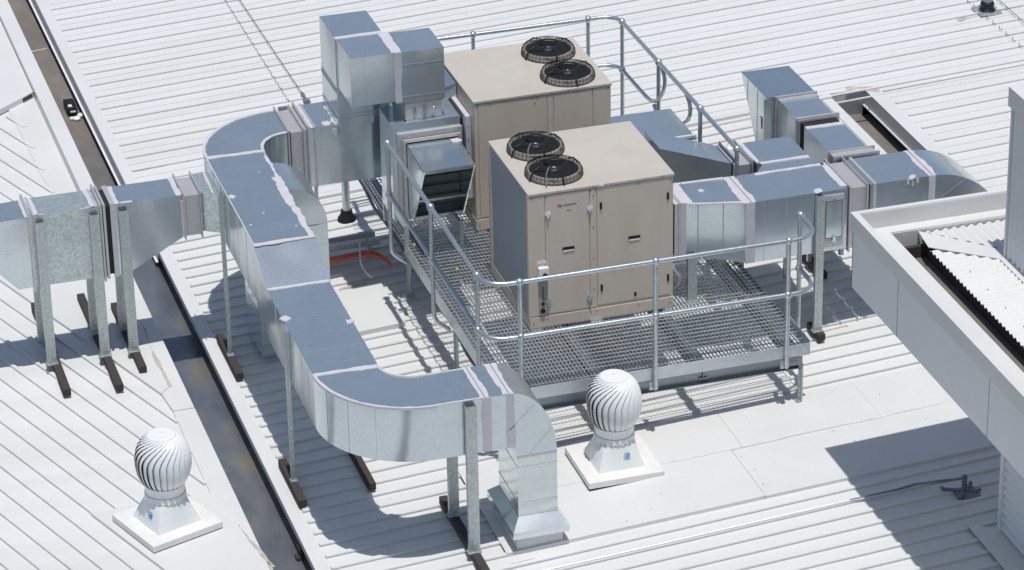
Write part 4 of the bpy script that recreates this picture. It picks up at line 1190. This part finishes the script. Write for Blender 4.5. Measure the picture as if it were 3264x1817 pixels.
# ================================================================== TURBINE VENTS
def turbine(label, loc, rz):
    """built at the origin, then placed"""
    root = thing('turbine_vent', label, 'roof vent', (0, 0, 0), 'white spinning roof ventilators')
    m_ = MB(); m_.box(-0.335, 0.335, -0.335, 0.335, 0.007, 0.066); m_.build('base_curb', 'curb', root, bevel=0.006)
    m_ = MB(); m_.box(-0.327, 0.327, -0.327, 0.327, -0.004, 0.007); m_.build('curb_shadow', 'dark', root)  # thin dark slab, its colour stands for the shadow gap below the curb
    m_ = MB(); n = 32; L = []
    for j in range(7):
        f = j/6; P = []
        for k in range(n):
            t = 2*PI*k/n
            sq = 0.208/max(abs(math.cos(t)), abs(math.sin(t)))
            r = sq*(1-f)+0.163*f
            r = min(r, sq)
            P.append((r*math.cos(t), r*math.sin(t), 0.066+0.235*f))
        L.append(P)
    m_.loops(L); cone = m_.build('cone', 'white', root, smooth=True)
    m_ = MB(); L = []
    k = 48
    for zz, jg in ((0.335, 0), (0.295, 1)):
        L.append([((0.172+0.004*jg)*math.cos(2*PI*i/k), (0.172+0.004*jg)*math.sin(2*PI*i/k), zz - (0.020 if (i % 2 and jg) else 0)) for i in range(k)])
    m_.loops(L, cap=False); m_.lathe([(0.168, 0.29), (0.168, 0.41), (0.172, 0.415)], (0, 0, 0), 32)
    m_.build('neck', 'white', root, smooth=True)
    m_ = MB()
    def R_(f):  # f 0 bottom .. 1 top
        a = -0.93 + f*(1.20+0.93)
        return 0.237*max(0.0, math.cos(a))**0.70, 0.62 + 0.262*math.sin(a)
    NV = 26; ST = 12
    for v_ in range(NV):
        t0 = 2*PI*v_/NV; La = []
        for j in range(ST+1):
            f = j/ST; r, zz = R_(f)
            tw = 1.25*(max(0, f-0.45)/0.55)**2
            wdt = 2*PI/NV*1.18
            ring_ = []
            for u in (0, 0.33, 0.66, 1.0):
                rr = r*(0.87 + 0.13*u**0.55); tt = t0 + tw + wdt*u
                ring_.append((rr*math.cos(tt), rr*math.sin(tt), zz))
            inner = [(p[0]*0.985, p[1]*0.985, p[2]) for p in reversed(ring_)]
            La.append(ring_ + inner)
        m_.loops(La)
    m_.build('turbine_vanes', 'white', root, smooth=True)
    m_ = MB(); m_.lathe([(R_(f)[0]*0.80, R_(f)[1]) for f in (0, 0.2, 0.4, 0.6, 0.8, 0.96)], (0, 0, 0), 24); m_.build('turbine_core', 'dark', root, smooth=True)
    r, zz = R_(1.0)
    m_ = MB(); m_.lathe([(r+0.008, zz-0.010), (r+0.004, zz-0.001), (r*0.92, zz+0.005), (r*0.80, zz+0.003), (0.012, zz+0.012), (0.010, zz+0.02)], (0, 0, 0), 36)
    m_.build('top_disc', 'white', root, smooth=True)
    m_ = MB()
    for (a, b) in (((-0.022, 0.20), (-0.004, 0.205)), ((0.002, 0.207), (0.024, 0.20)), ((-0.024, 0.165), (-0.024, 0.19)), ((0.024, 0.165), (0.024, 0.19)), ((-0.022, 0.16), (-0.002, 0.155)), ((0.004, 0.153), (0.022, 0.16)), ((-0.012, 0.185), (0.012, 0.185)), ((-0.012, 0.172), (0.012, 0.172))):
        f = lambda z: -(0.205 - (z-0.066)*0.215) - 0.004
        m_.bar((a[0]+0.05, f(a[1]), a[1]), (b[0]+0.05, f(b[1]), b[1]), 0.005, 0.007, up=(0, 1, 0))
    m_.build('maker_mark', 'blue', cone)
    root.location = loc; root.rotation_euler = (0, 0, rz)
    return root
t1 = turbine('white turbine vent on the flat flashing in front of the platform', (0.30, -1.395, -0.668), 0)
t2 = dup(t1, (-3.475, -0.955, LZ+0.032), None, 'white turbine vent on the left roof beside the gutter', math.radians(19.5-90))

# ================================================================== RIGHT BUILDING
bl = thing('building', 'white parapet-walled building at the right with corrugated cladding and an overhanging fascia', 'building', (4, -4, -0.55))
FX, FYb, FZ0, FZ1 = 2.022, -2.335, 1.195, 1.86
m_ = MB()
m_.box(FX, FX+0.012, -9, FYb, FZ0, FZ1-0.16); m_.box(FX, 9, FYb-0.012, FYb, FZ0, FZ1-0.16)
m_.box(FX+0.012, 9, -9, FYb-0.012, FZ0, FZ0+0.02)
m_.build('fascia', 'wall', bl)
m_ = MB()
m_.box(FX-0.022, FX+0.0, -9, FYb+0.010, FZ1-0.15, FZ1); m_.box(FX, 9, FYb, FYb+0.010, FZ1-0.15, FZ1)
m_.prism([(FX, -9), (FX+0.035, -9), (FX+0.035, FYb-0.035), (9, FYb-0.035), (9, FYb), (FX, FYb)], FZ1-0.008, FZ1)
m_.build('parapet_cap', 'flash', bl)
m_ = MB()                                     # inner lining, ledge
m_.box(FX+0.030, FX+0.036, -9, FYb-0.035, 1.70, FZ1-0.008); m_.box(FX+0.036, 9, FYb-0.041, FYb-0.035, 1.70, FZ1-0.008)
m_.prism([(FX+0.036, -9), (2.285, -9), (2.285, -2.485), (9, -2.485), (9, FYb-0.041), (FX+0.036, FYb-0.041)], 1.695, 1.705)
m_.box(2.279, 2.285, -9, -2.485, 1.50, 1.695); m_.box(2.285, 9, -2.491, -2.485, 1.50, 1.695)
m_.build('parapet_lining', 'flash', bl)
m_ = MB(); m_.box(2.285, 9, -9, -2.491, 1.46, 1.50); m_.build('inner_gutter', 'silt', bl)
m_ = MB(); m_.box(2.285, 2.62, -2.60, -2.56, 1.50, 1.60); m_.box(2.55, 2.56, -9, -2.60, 1.50, 1.60); m_.build('gutter_packer', 'timber', bl)
# panel joints on the fascia
m_ = MB()
for y_ in (-3.28, -5.0): m_.box(FX-0.0015, FX+0.001, y_, y_+0.006, FZ0, FZ1-0.17)
m_.build('fascia_joint', 'grey', bl)
# inner corrugated roof, two planes meeting on a hip
def corr(u0, u1, v0fn, v1fn, zfn, pitch, amp, ax, th=0.004):
    """corrugation along v; waves across u. ax 'x': u is y, v is x"""
    m_ = MB(); st = pitch/8; k = int((u1-u0)/st)
    L = []
    for i in range(k+1):
        u = u0+(u1-u0)*i/k
        w_ = amp*math.cos(2*PI*u/pitch)
        a, b = v0fn(u), v1fn(u)
        P = [(a, u), (b, u)] if ax == 'x' else [(u, a), (u, b)]
        L.append([(P[0][0], P[0][1], zfn(*P[0])+w_-th), (P[1][0], P[1][1], zfn(*P[1])+w_-th), (P[1][0], P[1][1], zfn(*P[1])+w_), (P[0][0], P[0][1], zfn(*P[0])+w_)])
    return m_.loops(L)
zl1 = lambda x, y_: 1.660 + 0.03*(x-2.50)
zl2 = lambda x, y_: 1.672 + 0.02*(-2.50-y_)
corr(-8.5, -2.80, lambda u: 2.495, lambda u: 2.51+(-2.78-u)*1.19 if u > -3.15 else 2.95, zl1, 0.066, 0.011, 'x').build('corrugated_roof', 'flash', bl, smooth=True)
corr(2.56, 7.0, lambda u: -2.47-(u-2.53)*1.09, lambda u: -2.505, zl2, 0.0765, 0.010, 'y').build('corrugated_roof', 'flash', bl, smooth=True)
m_ = MB(); m_.prism([(2.525, -2.49), (2.485, -2.79), (2.93, -3.165), (3.06, -3.06)], 1.678, 1.684); m_.build('hip_capping', 'flash', bl)
m_ = MB(); m_.prism([(2.93, -8.5), (2.93, -3.15), (3.0, -3.14), (3.0, -8.5)], 1.680, 1.686); m_.build('base_flashing', 'flash', bl)
m_ = MB()
for k in range(14):
    for x in (2.62, 2.86): m_.box(x, x+0.008, -3.3-0.33*k, -3.292-0.33*k, 1.672, 1.682)
m_.build('roof_screws', 'grey', bl)['kind'] = 'stuff'
# corrugated tower rising from the inner roof
tw = MB()
st = 0.085/6; y_ = -3.144; L = []
k = int(4.0/st)
for i in range(k+1):
    yy = -3.160 - i*st; w_ = 0.016*math.cos(2*PI*i/6)
    L.append([(2.995+w_, yy, 1.60), (3.02, yy, 1.60), (3.02, yy, 3.02), (2.995+w_, yy, 3.02)])
tw.loops(L); tw.box(3.0, 7, -3.160, -3.15, 1.6, 3.02)
tw.build('tower_cladding', 'wall', bl, smooth=True)
m_ = MB(); m_.box(2.975, 3.01, -3.165, -3.142, 1.60, 3.0); m_.build('corner_trim', 'wall', bl)
m_ = MB(); m_.box(2.955, 7, -7, -3.125, 2.985, 3.145); m_.build('tower_cap', 'flash', bl)
# lower wall with horizontal corrugation, corner trim, base flashing
m_ = MB(); L = []; st = 0.085/6; k = int(1.75/st)
for i in range(k+1):
    zz = -0.545+i*st; w_ = 0.016*math.cos(2*PI*i/6)
    L.append([(2.845+w_, -9, zz), (2.87, -9, zz), (2.87, -3.64, zz), (2.845+w_, -3.64, zz)])
m_.loops(L); m_.box(2.85, 9, -3.64, -3.63, -0.56, 1.2)
m_.build('wall_cladding', 'wall', bl, smooth=True)
m_ = MB(); m_.box(2.822, 2.86, -3.655, -3.605, -0.56, 1.2); m_.build('corner_trim', 'wall', bl)
m_ = MB(); m_.prism([(2.845, -9), (2.62, -9), (2.62, -3.45), (2.845, -3.62)], rz_(2.75)+0.026, rz_(2.75)+0.034); m_.build('base_flashing', 'flash', bl)

# ================================================================== SMALL THINGS
# cables with end fittings
def cable(label, pts, r=0.0042, mat='rope'):
    m_ = MB(); m_.tube(pts, r, 6)
    return tag(m_.build('safety_cable', mat, None), label, 'cable', 'static lines on the roof')
z_ = lambda x: rz_(x)+0.034
c1 = cable('taut safety cable crossing the far white roof at upper left, down to a turnbuckle', [(-0.33, 13, z_(-.33)), (-0.30, 10, z_(-.3)), (-0.277, 7.34, z_(-.28))])
m_ = MB(); m_.tube([(-0.277, 7.36, z_(-.28)), (-0.276, 7.28, z_(-.28)), (-0.275, 7.14, z_(-.28)-0.02)], [0.008, 0.02, 0.014], 8); m_.box(-0.31, -0.24, 7.10, 7.16, rz_(-.28), rz_(-.28)+0.035); m_.box(-0.60, -0.50, 7.05, 7.09, rz_(-.5), rz_(-.5)+0.03)
m_.build('turnbuckle', 'grey', c1)
cable('safety cable at the upper right corner, right of the vent pipe', [(7.38, 13, z_(7.4)), (7.348, 6.417, z_(7.3)), (7.327, 5.647, z_(7.3)), (7.31, 3.0, z_(7.3))])
c3 = cable('safety cable lying along a roof rib, ending at the bracket in the shade', [(-2.3, -2.752, rz_(-2.3)+0.036), (0.0, -2.741, rz_(0)+0.036), (1.9, -2.731, rz_(1.9)+0.040), (2.35, -2.78, rz_(2.3)+0.07), (2.80, -2.95, -0.40)], 0.0032, 'pipe')
m_ = MB(); m_.tube([(1.9, -2.731, rz_(1.9)+0.042), (2.30, -2.775, rz_(2.3)+0.066), (2.45, -2.80, rz_(2.45)+0.09), (2.81, -2.955, -0.41)], [0.005, 0.009, 0.014, 0.012], 8); m_.build('tensioner', 'grey', c3)
an = thing('anchor_bracket', 'grey steel anchor post with splayed base plate in the building shadow', 'bracket', (2.82, -2.96, -0.56))
m_ = MB(); m_.tube([(2.82, -2.96, -0.54), (2.82, -2.96, -0.385)], 0.022, 12); m_.build('post', 'grey', an, smooth=True)
m_ = MB()
m_.box(2.74, 2.92, -3.06, -2.90, -0.545, -0.530); m_.box(2.77, 2.925, -3.085, -3.06, -0.575, -0.53)
for (a, b) in (((2.82, -2.96), (2.66, -2.87)), ((2.82, -2.96), (2.74, -3.06)), ((2.82, -2.96), (2.92, -2.87)), ((2.82, -2.96), (2.94, -3.0))):
    m_.bar((a[0], a[1], -0.525), (b[0], b[1], -0.532), 0.03, 0.016); m_.ball((b[0], b[1], -0.52), 0.016)
m_.build('base_plate', 'grey', an)
vp = thing('vent_pipe', 'grey vent pipe in a dark rubber collar at the top right', 'pipe', (7.125, 6.16, rz_(7.1)))
m_ = MB(); m_.tube([(7.125, 6.16, rz_(7.1)), (7.125, 6.16, 0.45)], 0.055, 16); m_.build('pipe', plain('grey_pvc', (0.30, 0.34, 0.42), 0.5), vp, smooth=True)
m_ = MB(); m_.lathe([(0.10, 0.02), (0.085, 0.035), (0.070, 0.06), (0.078, 0.10), (0.066, 0.125), (0.058, 0.13)], (7.125, 6.16, rz_(7.1)), 20); m_.build('rubber_collar', 'black', vp, smooth=True)
m_ = MB(); m_.box(7.0, 7.25, 6.03, 6.30, rz_(7.1)+0.010, rz_(7.1)+0.026); m_.build('base_flange', 'galvd', vp)
# black box in the gutter
bx = thing('junk_box', 'small black broken box lying in the gutter at upper left', 'box', (-2.57, 8.45, -1.05))
m_ = MB(); m_.box(-2.63, -2.52, 8.43, 8.70, -1.09, -0.99); m_.build('shell', 'black', bx, bevel=0.01)
m_ = MB(); m_.box(-2.60, -2.54, 8.418, 8.432, -1.04, -1.025); m_.box(-2.61, -2.57, 8.46, 8.52, -0.992, -0.985); m_.build('latch_strip', 'label', bx)
m_ = MB(); m_.ball((-2.555, 8.32, -1.072), 0.045, 12, 7, 0.55); m_.ball((-2.5, 8.38, -1.067), 0.04, 12, 7, 0.6); m_.ball((-2.6, 8.35, -1.077), 0.03, 10, 6, 0.6)
tag(m_.build('crumpled_bag', 'label', None, smooth=True), 'crumpled white plastic bag beside the black box in the gutter', 'litter')
m_ = MB(); m_.box(-2.47, -2.43, -1.42, -1.32, -1.04, -0.95); m_.box(-2.50, -2.46, -1.44, -1.36, -1.05, -1.02)
tag(m_.build('gutter_block', 'timber', None), 'brown block wedged under the roof edge in the near gutter', 'block')
# cable tray and orange cables
ct = thing('cable_tray', 'perforated steel cable tray left of the platform above the white roof', 'cable tray', (-0.8, 3.3, -0.6))
m_ = MB()
for y_ in (3.28, 3.46): m_.box(-1.5, -0.50, y_, y_+0.006, -0.60, -0.55)
for k in range(30): m_.box(-1.5+0.034*k, -1.488+0.034*k, 3.28, 3.466, -0.60, -0.594)
m_.build('tray', 'zinc', ct)
m_ = MB()
for k in range(3): m_.box(-1.45+0.42*k, -1.42+0.42*k, 3.3, 3.44, rz_(-1), -0.60)
m_.build('tray_foot', 'zinc', ct)
for i in range(5):
    y0 = 3.04 + 0.028*i; dz = 0.012*((i*7) % 3)
    m_ = MB(); m_.tube(fillet([(-1.6, y0+0.02, -0.66+dz), (-1.2, y0+0.0, -0.63+dz), (-0.8, y0+0.02, -0.61+dz), (-0.64, y0+0.01, -0.60+dz), (-0.56, y0-0.08, -0.60+dz), (-0.51, y0-0.25, -0.60)], 0.15), 0.0065, 6)
    tag(m_.build('orange_cable', 'orange', None, smooth=True), 'orange cable in the bundle curving in beneath the platform at its left', 'cable', 'orange power cables')
m_ = MB(); m_.tube(fillet([(-0.72, 3.2, -0.52), (-0.78, 2.95, -0.60), (-0.76, 2.85, -0.66), (-0.73, 2.72, -0.655)], 0.1), 0.009, 6)
tag(m_.build('grey_hose', 'label', None, smooth=True), 'thin pale hose hanging from the cable tray to the flat sheet', 'hose')
# little plugs on the grating
for (x, y_, lab) in ((-0.50, 1.98, 'small yellowish plug on the grating near the left corner post'), (-0.27, 1.37, 'small yellowish plug on the grating in front of the intake hood')):
    m_ = MB(); m_.lathe([(0.012, 0), (0.014, 0.02), (0.010, 0.03)], (x, y_, PZ), 10)
    tag(m_.build('plug', 'yellow', None), lab, 'plug', 'plugs dropped on the grating')
